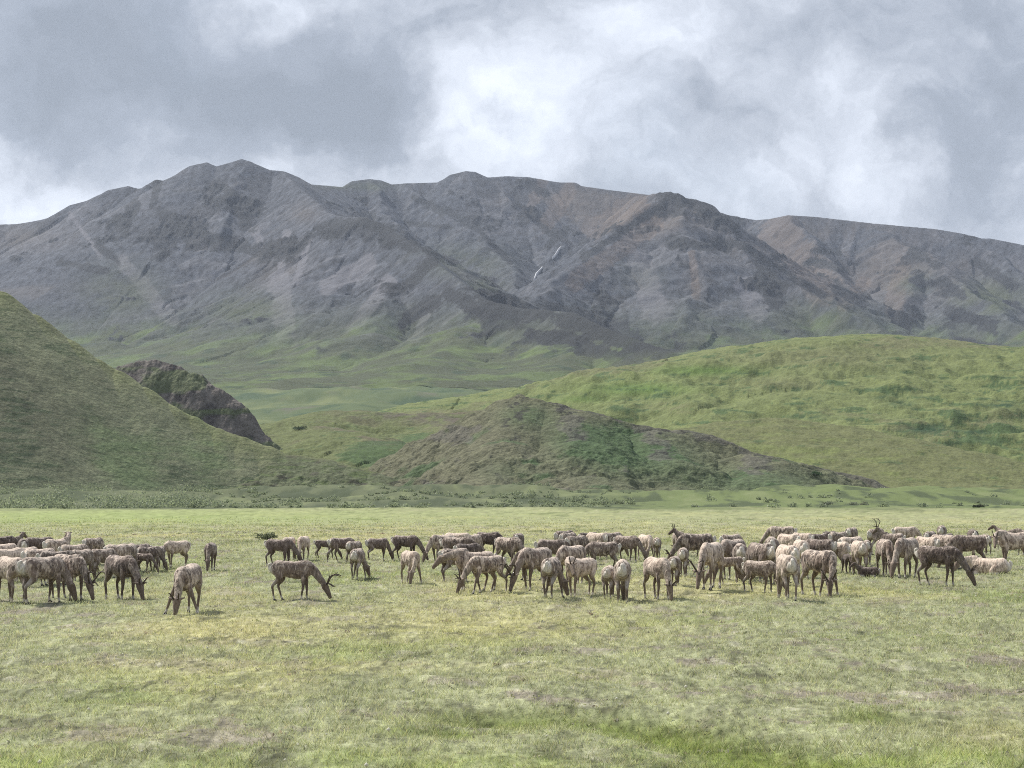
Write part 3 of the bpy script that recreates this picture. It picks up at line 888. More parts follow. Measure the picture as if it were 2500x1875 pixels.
def leaf_cloud(centres, radii, nper, leaf, col, seed, squash=0.75):
    """leaf-sized quads through lumpy crowns standing at the given centres"""
    r = np.random.RandomState(seed)
    VV, CC = [], []
    for (cx, cy, cz), R in zip(centres, radii):
        m = int(nper)
        v = r.randn(m, 3); v /= np.linalg.norm(v, axis=1)[:, None]
        lump = 1 + 0.35 * np.sin(v[:, 0] * 5 + cx * 3) * np.cos(v[:, 1] * 4 + cy) + 0.25 * np.sin(v[:, 2] * 7 + cx)
        p = v * (R * lump * (0.45 + 0.55 * r.rand(m) ** 0.5))[:, None]
        p[:, 2] = np.abs(p[:, 2]) * squash * 1.25
        p += (cx, cy, cz)
        a = r.randn(m, 3); a /= np.linalg.norm(a, axis=1)[:, None]
        b = np.cross(a, r.randn(m, 3)); b /= np.linalg.norm(b, axis=1)[:, None]
        s = (leaf * (0.6 + 0.8 * r.rand(m)))[:, None]
        VV.append(np.stack([p - a * s, p - b * s * 0.55, p + a * s, p + b * s * 0.55], 1))
        c = np.array(col) * (0.65 + 0.6 * r.rand(m))[:, None] * (0.85 + 0.3 * r.rand())
        CC.append(np.repeat(c[:, None, :], 4, 1))
    V = np.concatenate(VV).reshape(-1, 3); C = np.concatenate(CC).reshape(-1, 3)
    return V, np.arange(len(V), dtype=np.int32).reshape(-1, 4), C


# heathery mats of dwarf shrub and lichen between the grass
cs, rs, cols = [], [], []
xs, ys = scatter(9000, 17, 120, 1.55)
nz = fbm(xs / 1.6, ys / 2.2, 3, 4, 0.6) + 0.5 * fbm(xs / 7, ys / 11, 1, 3)
zs_ = meadow_z(xs, ys)
VV, CC = [], []
for i in np.nonzero(nz > -0.05)[0][:1600]:
    R = rng.uniform(0.04, 0.12) * (1 + ys[i] / 120)
    kind = rng.rand()
    c_ = (0.330, 0.350, 0.190) if kind < .40 else ((0.400, 0.380, 0.310) if kind < .75 else ((0.340, 0.285, 0.220) if kind < .88 else (0.48, 0.47, 0.38)))
    v_, _, k_ = leaf_cloud([(xs[i], ys[i], zs_[i] - 0.02)], [R], 14, 0.014 + 0.0005 * ys[i], c_, int(i), squash=0.35)
    VV.append(v_); CC.append(k_)
V = np.concatenate(VV); C = np.concatenate(CC)
me = np_mesh("dwarf_shrub", V, np.arange(len(V), dtype=np.int32).reshape(-1, 4), C); me.materials.append(m_leaf)
o = bpy.data.objects.new("dwarf_shrub", me); COL.objects.link(o)
tag(o, label="low grey and dark heathery mats between the grass", kind='stuff')

# willow thicket along the far edge of the meadow
cs, rs = [], []
for i in range(4600):
    px = rng.uniform(-150, 2600)
    dens = 1.0 if px < 520 else (0.65 if px < 1550 else 0.07)
    if rng.rand() > dens:
        continue
    d = rng.uniform(236, 430) if px < 1700 else rng.uniform(260, 400)
    X_ = d * (px - 1250) / F
    nz = float(fbm(np.array([X_ / 16]), np.array([d / 22]), 3, 3)[0])
    if nz < 0.06:
        continue
    R = rng.uniform(0.45, 1.15) * (rng.uniform(1.3, 2.5) if px < 520 and nz > 0.02 else (1.1 if px < 560 else 0.85))
    cs.append((X_, d, float(ground_z(np.array([X_]), np.array([d]))[0]) - 0.1)); rs.append(R)
V, Fq, C = leaf_cloud(cs, rs, 70, 0.17, (0.235, 0.275, 0.185), 5)
me = np_mesh("willow_thicket", V, Fq, C); me.materials.append(m_leaf)
o = bpy.data.objects.new("willow_thicket", me); COL.objects.link(o)
tag(o, label="grey green willow thicket along the far edge of the meadow", kind='stuff')

m_bark = bpy.data.materials.new("willow_stem"); m_bark.use_nodes = True
t = NT(m_bark.node_tree)
bn = t.noise(t.n('ShaderNodeTexCoord').outputs['Object'], 9.0, 4.0)
t.n('ShaderNodeOutputMaterial', ins={'Surface': t.n('ShaderNodeBsdfPrincipled', ins={'Base Color': t.mix(bn, (0.07, 0.055, 0.04), (0.14, 0.115, 0.09)), 'Roughness': 0.9}).outputs[0]})


def tube(V, Fc, pts, rad, seg=6):
    pts = [np.array(p, float) for p in pts]
    k0 = len(V)
    for i, p in enumerate(pts):
        tgt = pts[min(i + 1, len(pts) - 1)] - pts[max(i - 1, 0)]
        tgt /= np.linalg.norm(tgt) + 1e-9
        ref = np.array((0, 0, 1.0)) if abs(tgt[2]) < 0.9 else np.array((1.0, 0, 0))
        s = np.cross(tgt, ref); s /= np.linalg.norm(s)
        u = np.cross(s, tgt)
        for j in range(seg):
            a = 2 * np.pi * j / seg
            V.append(tuple(p + rad[i] * (np.cos(a) * s + np.sin(a) * u)))
    for i in range(len(pts) - 1):
        for j in range(seg):
            a, b = k0 + i * seg + j, k0 + i * seg + (j + 1) % seg
            Fc.append((a, b, b + seg, a + seg))
    Fc.append(tuple(k0 + j for j in range(seg))[::-1])
    Fc.append(tuple(k0 + (len(pts) - 1) * seg + j for j in range(seg)))


def bush(pos, R, hgt, col, seed, label, leaf=0.07, n=420):
    r = random.Random(seed)
    e = bpy.data.objects.new("willow_bush", None); COL.objects.link(e)
    e.location = pos; e.empty_display_size = 0.3
    tag(e, label, "bush", "low bushes on the tundra")
    cs, rs = [], []
    for k in range(7):
        a = r.uniform(0, 6.28); q = r.uniform(0.1, 0.75) * R
        cs.append((math.cos(a) * q * 1.3, math.sin(a) * q * 0.8, hgt * r.uniform(0.02, 0.3))); rs.append(R * r.uniform(0.32, 0.55))
    V, Fq, C = leaf_cloud(cs, rs, n // 7, leaf, col, seed, squash=hgt / R)
    me = np_mesh("crown", V, Fq, C); me.materials.append(m_leaf)
    c = bpy.data.objects.new("crown", me); COL.objects.link(c); c.parent = e
    V, Fc = [], []
    for k in range(6):
        a = r.uniform(0, 6.28)
        tube(V, Fc, [(0, 0, -0.1), (math.cos(a) * R * .4, math.sin(a) * R * .3, hgt * .35), (math.cos(a) * R * .8, math.sin(a) * R * .55, hgt * .75)], [0.03 * R, 0.02 * R, 0.008 * R], 5)
    me = bpy.data.meshes.new("stem"); me.from_pydata(V, [], Fc); me.materials.append(m_bark)
    c = bpy.data.objects.new("stem", me); COL.objects.link(c); c.parent = e
    return e


def on_ground(px, py):
    r = ray(px, py)
    z = 0.0
    for _ in range(12):
        tt = (z - H) / r.z
        z = float(ground_z(np.array([r.x * tt]), np.array([r.y * tt]))[0])
    return Vector((r.x * tt, r.y * tt, z))


bush(on_ground(648, 1317), 0.62, 0.42, (0.16, 0.18, 0.11), 1, "low dark willow bush on the open meadow left of the brown grazing caribou")
for i, (px, py, R, h, g, lab, colr) in enumerate([
        (1988, 1159, 2.6, 1.3, 'centre', "dark green bush patch on the right flank of the central hill", (0.055, 0.095, 0.050)),
        (1714, 1212, 2.0, 1.0, 'centre', "dark bush at the foot of the central hill below its rocky shoulder", (0.060, 0.095, 0.050)),
        (2020, 1228, 1.5, 0.9, 'ground', "left of two pale grey bushes at the right foot of the central hill", (0.20, 0.23, 0.17)),
        (2096, 1232, 1.8, 0.9, 'ground', "right of two pale grey bushes at the right foot of the central hill", (0.20, 0.23, 0.17)),
        (2388, 1243, 0.9, 0.6, 'ground', "small dark bush at the meadow edge below the right hill", (0.040, 0.055, 0.032)),
        (730, 1046, 4.2, 2.2, 'mid', "blue green bush in the gap behind the rocky knob", (0.070, 0.100, 0.070)),
        ]):
    if g == 'ground':
        p = at(px, py, 270 if py > 1235 else 300); p.z = float(ground_z(np.array([p.x]), np.array([p.y]))[0])
    else:
        p = hit(HILLS[g], px, py)
    bush(p, R, h, colr, 40 + i, lab, leaf=0.09 * max(1.0, R / 1.6), n=600)

# ------------------------------------------------------------------ caribou
def catmull(P, n):
    P = np.array(P, float)
    Q = np.vstack([2 * P[0] - P[1], P, 2 * P[-1] - P[-2]])
    out = []
    m = len(P) - 1
    for k in range(n + 1):
        s = min(k / n * m, m - 1e-6)
        i = int(s); t = s - i
        a, b, c, d = Q[i], Q[i + 1], Q[i + 2], Q[i + 3]
        out.append(0.5 * ((2 * b) + (-a + c) * t + (2 * a - 5 * b + 4 * c - d) * t * t + (-a + 3 * b - 3 * c + d) * t ** 3))
    return np.array(out)


def loft(V, Fc, rows, n, lat, seg=16):
    """rows: (x, y, z, half height, half width); lat: sideways axis"""
    R = catmull(rows, n)
    k0 = len(V)
    lat = np.array(lat, float); lat /= np.linalg.norm(lat)
    for i in range(n + 1):
        tg = R[min(i + 1, n), :3] - R[max(i - 1, 0), :3]
        tg /= np.linalg.norm(tg) + 1e-9
        l = lat - tg * lat.dot(tg); l /= np.linalg.norm(l) + 1e-9
        u = np.cross(tg, l)
        for j in range(seg):
            a = 2 * np.pi * j / seg
            V.append(tuple(R[i, :3] + max(R[i, 3], .006) * np.sin(a) * u + max(R[i, 4], .006) * np.cos(a) * l))
    for i in range(n):
        for j in range(seg):
            a, b = k0 + i * seg + j, k0 + i * seg + (j + 1) % seg
            Fc.append((a, b, b + seg, a + seg))
    Fc.append(tuple(k0 + j for j in range(seg))[::-1])
    Fc.append(tuple(k0 + n * seg + j for j in range(seg)))
    return R


def seg_dist(P, R):
    """distance of points P from polyline R minus its mean radius; also the parameter along it"""
    best = np.full(len(P), 1e9); par = np.zeros(len(P))
    m = len(R) - 1
    for i in range(m):
        a, b = R[i, :3], R[i + 1, :3]
        ab = b - a
        t = np.clip(((P - a) @ ab) / (ab @ ab + 1e-12), 0, 1)
        d = np.linalg.norm(P - a - t[:, None] * ab, axis=1) - (R[i, 3] * .5 + R[i, 4] * .5)
        k = d < best
        best[k] = d[k]; par[k] = (i + t[k]) / m
    return best, par


def rot_about(p, c, yaw):
    p = np.array(p, float); c = np.array(c, float)
    v = p - c
    s, q = math.sin(yaw), math.cos(yaw)
    return np.array((c[0] + v[0] * q - v[1] * s, c[1] + v[0] * s + v[1] * q, p[2]))


def build_caribou(key, neck='graze', yaw=0.0, fl=(0, 0), hl=(0, 0), splay=0.0, lying=False, fat=1.0, calf=False, drop=0.0, seed=0, headturn=0.0, slim=False):
    """fl, hl: fore-aft offset of the left/right fore and hind hooves. Returns dict of meshes."""
    V, Fc = [], []
    dz = -0.56 if lying else 0.0
    lz = 0.06 if calf else 0.0
    tw = 0.86 if calf else 1.0
    Y = (0, 1, 0)
    chains = {}
    T = [(-0.63, 0, .93, .03, .03), (-0.60, 0, .90, .12, .09), (-0.52, 0, .875, .185, .15), (-0.36, 0, .865, .205, .185), (-0.15, 0, .835, .215, .20), (0.06, 0, .815, .232, .205),
         (0.24, 0, .825, .240, .185), (0.38, 0, .855, .225, .155), (0.48, 0, .865, .175, .125), (0.54, 0, .87, .09, .07)]
    dp = 1.0 if (calf or slim) else 1.08
    T = [(x, y, z - (dp - 1) * .16 + dz + lz + (drop * (x + .6) if not lying else 0), a * dp * tw * (1.0 if not calf else .92), b * fat * tw) for x, y, z, a, b in T]
    chains['torso'] = loft(V, Fc, T, 22, Y, 20)
    nb = np.array((0.40, 0, 0.93 + dz + lz + drop))
    if neck == 'graze':
        N = [(0.34, 0, .93), (0.50, 0, .86), (0.66, 0, .70), (0.79, 0, .53), (0.865, 0, .43)]
        NR = [(.17, .12), (.145, .10), (.112, .078), (.09, .068), (.078, .062)]
        Hd = [(0.83, 0, .475), (0.885, 0, .39), (0.95, 0, .27), (1.005, 0, .155), (1.03, 0, .085), (1.04, 0, .055)]
    elif neck == 'down':        # head close in between the forelegs, muzzle in the grass
        N = [(0.34, 0, .93), (0.47, 0, .83), (0.58, 0, .66), (0.66, 0, .50), (0.70, 0, .41)]
        NR = [(.17, .12), (.145, .10), (.112, .078), (.09, .068), (.078, .062)]
        Hd = [(0.685, 0, .455), (0.715, 0, .37), (0.76, 0, .25), (0.795, 0, .135), (0.81, 0, .075), (0.815, 0, .045)]
    elif neck == 'level':
        N = [(0.34, 0, .95), (0.52, 0, .98), (0.70, 0, .97), (0.86, 0, .93), (0.95, 0, .90)]
        NR = [(.18, .12), (.15, .10), (.115, .082), (.095, .072), (.085, .068)]
        Hd = [(0.91, 0, .935), (0.98, 0, .89), (1.08, 0, .80), (1.17, 0, .71), (1.215, 0, .66), (1.23, 0, .645)]
    else:                       # head up
        N = [(0.34, 0, .95), (0.48, 0, .99), (0.61, 0, 1.07), (0.71, 0, 1.16), (0.77, 0, 1.22)]
        NR = [(.18, .12), (.155, .10), (.12, .082), (.10, .072), (.085, .068)]
        Hd = [(0.73, 0, 1.225), (0.80, 0, 1.215), (0.91, 0, 1.16), (1.02, 0, 1.09), (1.07, 0, 1.05), (1.085, 0, 1.04)]
    HR = [(.075, .065), (.098, .082), (.078, .062), (.058, .045), (.050, .042), (.028, .026)]
    dzz = dz + lz * .4 + drop
    N = [(x, y, z + dzz) for x, y, z in N]; Hd = [(x, y, z + dzz) for x, y, z in Hd]
    if not lying:
        zmin = min(p[2] for p in Hd)
        if zmin < 0.03:
            Hd = [(x, y, z + (0.04 - zmin) * k / 5) for k, (x, y, z) in enumerate(Hd)]
    N2 = []
    for k, p in enumerate(N):
        N2.append(rot_about(p, nb, yaw * (k / (len(N) - 1)) ** 0.8))
    pol = N2[-1]
    H2 = [rot_about(rot_about(p, nb, yaw), pol, headturn) for p in Hd]
    yl = yaw + headturn
    lat = (-math.sin(yaw * .6), math.cos(yaw * .6), 0)
    lath = (-math.sin(yl), math.cos(yl), 0)
    chains['neck'] = loft(V, Fc, [tuple(p) + (a * tw, b * tw) for p, (a, b) in zip(N2, NR)], 14, lat, 14)
    chains['head'] = loft(V, Fc, [tuple(p) + r for p, r in zip(H2, HR)], 14, lath, 12)
    # ears
    hd = np.array(H2[2]) - np.array(H2[1]); hd /= np.linalg.norm(hd)
    la = np.array(lath)
    up = np.cross(hd, la)
    # dorsal side of the head points away from the chest
    bodyc = np.array((0, 0, .5 + dz))
    if np.dot(up, pol - bodyc) < 0:
        up = -up
    e0 = np.array(H2[1]) - hd * .02
    for s in (-1, 1):
        b0 = e0 + la * s * .055 + up * .03
        loft(V, Fc, [tuple(b0) + (.018, .022), tuple(b0 + la * s * .055 - hd * .03 + up * .01) + (.030, .020), tuple(b0 + la * s * .12 - hd * .055 + up * .012) + (.008, .008)], 5, tuple(up), 8)
    # tail
    chains['tail'] = loft(V, Fc, [(-.60, 0, .99 + dz + lz, .03, .035), (-.665, 0, .955 + dz + lz, .035, .045), (-.685, 0, .875 + dz + lz, .022, .03), (-.68, 0, .83 + dz + lz, .008, .01)], 8, Y, 8)
    legs, hooves = [], []
    k = 1.12 if calf else 1.0
    for si, s in enumerate((1, -1)):
        if lying:
            Lf = [(0.34, s * .10, .78 + dz, .10, .07), (0.30, s * .15, .66 + dz, .08, .06), (0.46, s * .17, .10, .045, .04), (0.30, s * .19, .05, .032, .03), (0.18, s * .17, .035, .03, .028)]
            Lh = [(-.42, s * .10, .80 + dz, .15, .09), (-.30, s * .20, .22, .13, .07), (-.15, s * .24, .10, .07, .05), (-.40, s * .24, .06, .035, .03), (-.20, s * .25, .035, .03, .028)]
        else:
            f, sp = fl[si], splay
            w = .105 * tw
            Lf = [(0.34, s * w * .9, .80 + lz + drop, .11, .062), (0.32 + f * .12, s * (w + .02), .64 + lz * .8, .078, .055), (0.335 + f * .50, s * (w + sp * .5), .385, .042, .040), (0.325 + f * .78, s * (w + sp * .75), .22, .029, .028), (0.32 + f * .92, s * (w + sp * .92), .10, .029, .028), (0.345 + f, s * (w + sp), .055, .032, .030)]
            h = hl[si]
            Lh = [(-.42, s * w * .8, .84 + lz, .16 * dp, .085 * dp), (-.35 + h * .15, s * (w + .03), .66 + lz, .115 * dp, .075 * dp), (-.37 + h * .3, s * (w + .02), .55 + lz, .074 * dp, .057 * dp), (-.505 + h * .62, s * (w + .01), .415, .044, .036), (-.48 + h * .80, s * w, .25, .030, .028), (-.455 + h * .93, s * w, .10, .029, .028), (-.425 + h, s * w, .055, .032, .030)]
        for L, nm in ((Lf, 'f'), (Lh, 'h')):
            c = loft(V, Fc, L, 14, Y, 10)
            legs.append(c)
            e = np.array(L[-1][:3])
            if not lying:
                hooves.append((e[0], e[1]))
    me = bpy.data.meshes.new("src")
    me.from_pydata(V, [], Fc)
    o = bpy.data.objects.new("src", me); COL.objects.link(o)
    md = o.modifiers.new("r", 'REMESH'); md.mode = 'VOXEL'; md.voxel_size = 0.0165; md.use_smooth_shade = True
    ms = o.modifiers.new("s", 'SMOOTH'); ms.factor = 0.5; ms.iterations = 2
    dg = bpy.context.evaluated_depsgraph_get(); dg.update()
    body = bpy.data.meshes.new_from_object(o.evaluated_get(dg))
    bpy.data.objects.remove(o); bpy.data.meshes.remove(me)
    body.name = "body"
    nv = len(body.vertices)
    P = np.empty(nv * 3, np.float32); body.vertices.foreach_get('co', P); P = P.reshape(-1, 3).astype(float)
    NN = np.empty(nv * 3, np.float32); body.vertices.foreach_get('normal', NN); NN = NN.reshape(-1, 3)
    dT, pT = seg_dist(P, chains['torso']); dN, pN = seg_dist(P, chains['neck']); dH, pH = seg_dist(P, chains['head']); dTl, _ = seg_dist(P, chains['tail'])
    dL = np.full(nv, 1e9); pL = np.zeros(nv)
    for c in legs:
        d, p = seg_dist(P, c)
        m = d < dL
        dL[m] = d[m]; pL[m] = p[m]
    inleg = sst(np.minimum(dT, dN) - dL, -0.01, 0.05) if not lying else sst(0.16 - P[:, 2], 0, .08) * sst(np.minimum(dT, dN) - dL, 0, .03)
    inhead = sst(np.minimum(dT, dN) - dH, -0.01, 0.03)
    inneck = sst(dT - dN, -0.02, 0.05) * (1 - inhead)
    # ragged moulting coat: roughen the trunk
    q = fbm(P[:, 0] * 11 + seed, P[:, 2] * 7 + P[:, 1] * 11, seed % 7, 4, 0.65)
    amp = (1 - inleg) * (1 - inhead) * 0.022
    P2 = P + NN * (q * amp)[:, None]
    body.vertices.foreach_set('co', P2.astype(np.float32).ravel())
    x, z = P[:, 0], P[:, 2] - dz - lz
    q0 = fbm(P[:, 1] * 11 + seed, P[:, 2] * 9, 3, 3)
    rump = sst(-x + .10 * q0, .515, .60) * sst(z, .60, .78) * (1 - sst(np.abs(P[:, 1]), .07, .15)) * (1 - inneck) * 0.85 + 0.9 * sst(np.minimum(dT, dL) - dTl, -0.01, 0.02)
    rump = np.clip(rump, 0, 1)
    inner = sst(-x, .40, .50) * sst(z, .35, .45) * (1 - sst(z, .60, .70)) * 0.35
    fet = inleg * sst(0.16 - P[:, 2], 0, .05) * 0.75
    dark = np.clip(inleg * sst(0.66 - z, 0, .2) * (1 - fet) + inhead * (1 - 0.8 * sst(pH, .93, .98)), 0, 1)
    muz = inhead * sst(pH, .90, .97) * .5
    under = np.clip(-NN[:, 2], 0, 1) * inneck
    back = sst(z, .93, 1.05) * (1 - inneck) * (1 - inhead)
    zone = np.stack([dark, np.clip(np.maximum.reduce([rump, inner, fet, muz]), 0, 1), np.clip(inneck * .5 + under, 0, 1), back], -1).astype(np.float32)
    at_ = body.attributes.new('zone', 'FLOAT_COLOR', 'POINT')
    at_.data.foreach_set('color', zone.ravel())
    body.update()
    smoothmesh(body)
    body.materials.append(m_coat)
    # antlers in velvet: a curved beam with tines, in two sizes
    ant = {}
    base = np.array(H2[1]) - hd * .005 + up * .075
    back_ = -hd
    for size, sc in (('spike', 0.40), ('rack', 0.78)):
        if calf:
            continue
        pair = []
        for s in (-1, 1):
            def pt(b, u, l):
                return tuple(base + sc * (back_ * b + up * u + la * s * l) + la * s * .03)
            AV, AF = [], []
            tube(AV, AF, [pt(0, -.03, 0), pt(.08, .08, .06), pt(.17, .20, .13), pt(.20, .34, .17), pt(.13, .47, .16), pt(.04, .55, .12)] if size == 'rack' else [pt(0, -.05, 0), pt(.12, .15, .08), pt(.20, .34, .14), pt(.18, .52, .15)],
                 [.022, .021, .019, .018, .015, .009] if size == 'rack' else [.020, .018, .015, .008], 7)
            tube(AV, AF, [pt(.03, .05, .03), pt(-.06, .12, .05), pt(-.14, .16, .05), pt(-.18, .22, .03)] if size == 'rack' else [pt(.08, .10, .05), pt(-.02, .22, .07), pt(-.06, .30, .08)], [.017, .015, .013, .008] if size == 'rack' else [.014, .012, .007], 6)
            if size == 'rack':
                tube(AV, AF, [pt(.17, .21, .13), pt(.28, .26, .17)], [.014, .007], 6)
                tube(AV, AF, [pt(.17, .41, .165), pt(.22, .50, .19)], [.012, .006], 6)
            am = bpy.data.meshes.new("antler"); am.from_pydata(AV, [], AF); smoothmesh(am); am.materials.append(m_antler)
            pair.append(am)
        ant[size] = pair
    hm = []
    for (hx, hy) in hooves:
        HV, HF = [], []
        for s in (-1, 1):
            loft(HV, HF, [(hx - .035, hy + s * .017, .03, .026, .016), (hx, hy + s * .018, .028, .030, .018), (hx + .04, hy + s * .020, .018, .020, .016), (hx + .062, hy + s * .016, .008, .008, .008)], 5, Y, 8)
        m_ = bpy.data.meshes.new("hoof"); m_.from_pydata(HV, [], HF); smoothmesh(m_); m_.materials.append(m_hoof)
        hm.append(m_)
    return {'body': body, 'antlers': ant, 'hooves': hm}


m_coat = bpy.data.materials.new("caribou_coat"); m_coat.use_nodes = True
t = NT(m_coat.node_tree)
oi = t.n('ShaderNodeObjectInfo')
tco = t.n('ShaderNodeTexCoord').outputs['Object']
sep = t.n('ShaderNodeSeparateColor'); t.t.links.new(oi.outputs['Color'], sep.inputs[0])
pale, darkamt, seedv = sep.outputs[0], sep.outputs[1], sep.outputs[2]
off = t.n('ShaderNodeCombineXYZ', ins={0: t.math('MULTIPLY', seedv, 37.0), 1: t.math('MULTIPLY', seedv, 91.0), 2: t.math('MULTIPLY', seedv, 53.0)}).outputs[0]
pv = t.vmath('ADD', tco, off)
pst = t.vmath('MULTIPLY', pv, (1.0, 1.0, 0.45))
za = t.n('ShaderNodeAttribute', attribute_name='zone')
zs = t.n('ShaderNodeSeparateColor'); t.t.links.new(za.outputs['Color'], zs.inputs[0])
zd, zw, zn, zb = zs.outputs[0], zs.outputs[1], zs.outputs[2], za.outputs['Alpha']
nA = t.noise(pst, 7.5, 5.0, 0.68, 0.8)
nB = t.noise(pst, 9.5, 4.0, 0.62, 1.0)
nC = t.noise(pst, 22.0, 4.0, 0.7)
base = t.mix(pale, (0.118, 0.090, 0.078), (0.240, 0.178, 0.138))
fp = t.math('ADD', t.math('ADD', nA, t.math('MULTIPLY', t.math('SUBTRACT', pale, 0.5), 0.22)), t.math('MULTIPLY', zb, 0.13))
fp = t.smooth(fp, 0.44, 0.65)
tan = t.mix(pale, (0.390, 0.328, 0.282), (0.620, 0.505, 0.405))
c = t.mix(fp, base, tan)
fd = t.smooth(t.math('ADD', nB, t.math('MULTIPLY', t.math('SUBTRACT', darkamt, 0.5), 0.34)), 0.49, 0.66)
c = t.mix(t.math('MULTIPLY', fd, 0.85), c, (0.050, 0.037, 0.032))
c = t.mix(t.math('MULTIPLY', zn, 0.55), c, t.mix(pale, (0.150, 0.128, 0.110), (0.36, 0.315, 0.255)))
c = t.mix(t.math('MULTIPLY', zd, 0.85), c, t.mix(pale, (0.088, 0.066, 0.052), (0.170, 0.128, 0.097)))
c = t.mix(t.math('MULTIPLY', zw, 0.92), c, (0.60, 0.56, 0.49))
fm = t.math('ADD', t.math('MULTIPLY', nC, 1.8), 0.12)
c = t.mix(1.0, c, t.n('ShaderNodeCombineColor', ins={0: fm, 1: fm, 2: fm}).outputs[0], 'MULTIPLY')
bp = t.n('ShaderNodeBump', ins={'Strength': 0.6, 'Distance': 0.02, 'Height': t.noise(pst, 45.0, 3.0)})
t.n('ShaderNodeOutputMaterial', ins={'Surface': t.n('ShaderNodeBsdfPrincipled', ins={'Base Color': c, 'Roughness': 0.85, 'Specular IOR Level': 0.15, 'Normal': bp.outputs[0], 'Sheen Weight': 0.15, 'Sheen Roughness': 0.5}).outputs[0]})


def simple_mat(name, a, b, scale, rough):
    m = bpy.data.materials.new(name); m.use_nodes = True
    t = NT(m.node_tree)
    nn = t.noise(t.n('ShaderNodeTexCoord').outputs['Object'], scale, 3.0)
    t.n('ShaderNodeOutputMaterial', ins={'Surface': t.n('ShaderNodeBsdfPrincipled', ins={'Base Color': t.mix(nn, a, b), 'Roughness': rough}).outputs[0]})
    return m


m_antler = simple_mat("velvet_antler", (0.045, 0.032, 0.025), (0.085, 0.062, 0.046), 12.0, 0.8)
m_hoof = simple_mat("hoof_horn", (0.022, 0.019, 0.018), (0.045, 0.040, 0.036), 20.0, 0.5)

POSES = {
    'g': dict(neck='graze', fl=(.04, -.10), hl=(.10, -.08), fat=1.0, seed=1),
    'gs': dict(neck='graze', fl=(.05, -.07), hl=(.12, -.06), fat=.9, slim=True, seed=16),
    'w': dict(slim=True, neck='graze', fl=(.22, -.18), hl=(-.18, .22), fat=.95, seed=2),
    'gl': dict(neck='graze', yaw=.65, fl=(.06, -.05), hl=(-.06, .08), fat=1.05, seed=3),
    'gr': dict(neck='graze', yaw=-.65, fl=(-.04, .08), hl=(.10, -.06), fat=1.05, seed=4),
    'd': dict(neck='down', fl=(.05, -.08), hl=(.06, -.10), fat=1.08, seed=5),
    's': dict(neck='down', fl=(.10, -.02), hl=(.05, -.05), splay=.24, fat=1.05, seed=6, drop=-.06),
    'dr': dict(neck='down', yaw=-.7, fl=(.05, -.05), hl=(.10, -.10), splay=.12, fat=1.1, seed=7),
    'u': dict(neck='up', fl=(.04, -.04), hl=(.04, -.06), fat=1.05, seed=8),
    'ul': dict(neck='up', yaw=.5, headturn=.7, fl=(.02, -.06), hl=(.06, -.02), fat=1.0, seed=9),
    'h': dict(neck='level', fl=(.10, -.08), hl=(-.10, .10), fat=1.0, seed=10),
    'hl': dict(neck='level', yaw=.7, headturn=.3, fl=(.05, -.05), hl=(.06, -.05), fat=1.05, seed=11),
    'l': dict(neck='up', lying=True, fat=1.12, yaw=.4, seed=12),
    'll': dict(neck='level', lying=True, fat=1.1, yaw=.9, seed=13),
    'c': dict(neck='graze', calf=True, fl=(.14, -.10), hl=(-.10, .12), fat=.85, seed=14),
    'cd': dict(neck='level', calf=True, fl=(.04, -.04), hl=(.05, -.05), fat=.85, seed=15),
}
KIT = {k: build_caribou(k, **v) for k, v in POSES.items()}
GROUP = "caribou grazing in the herd"
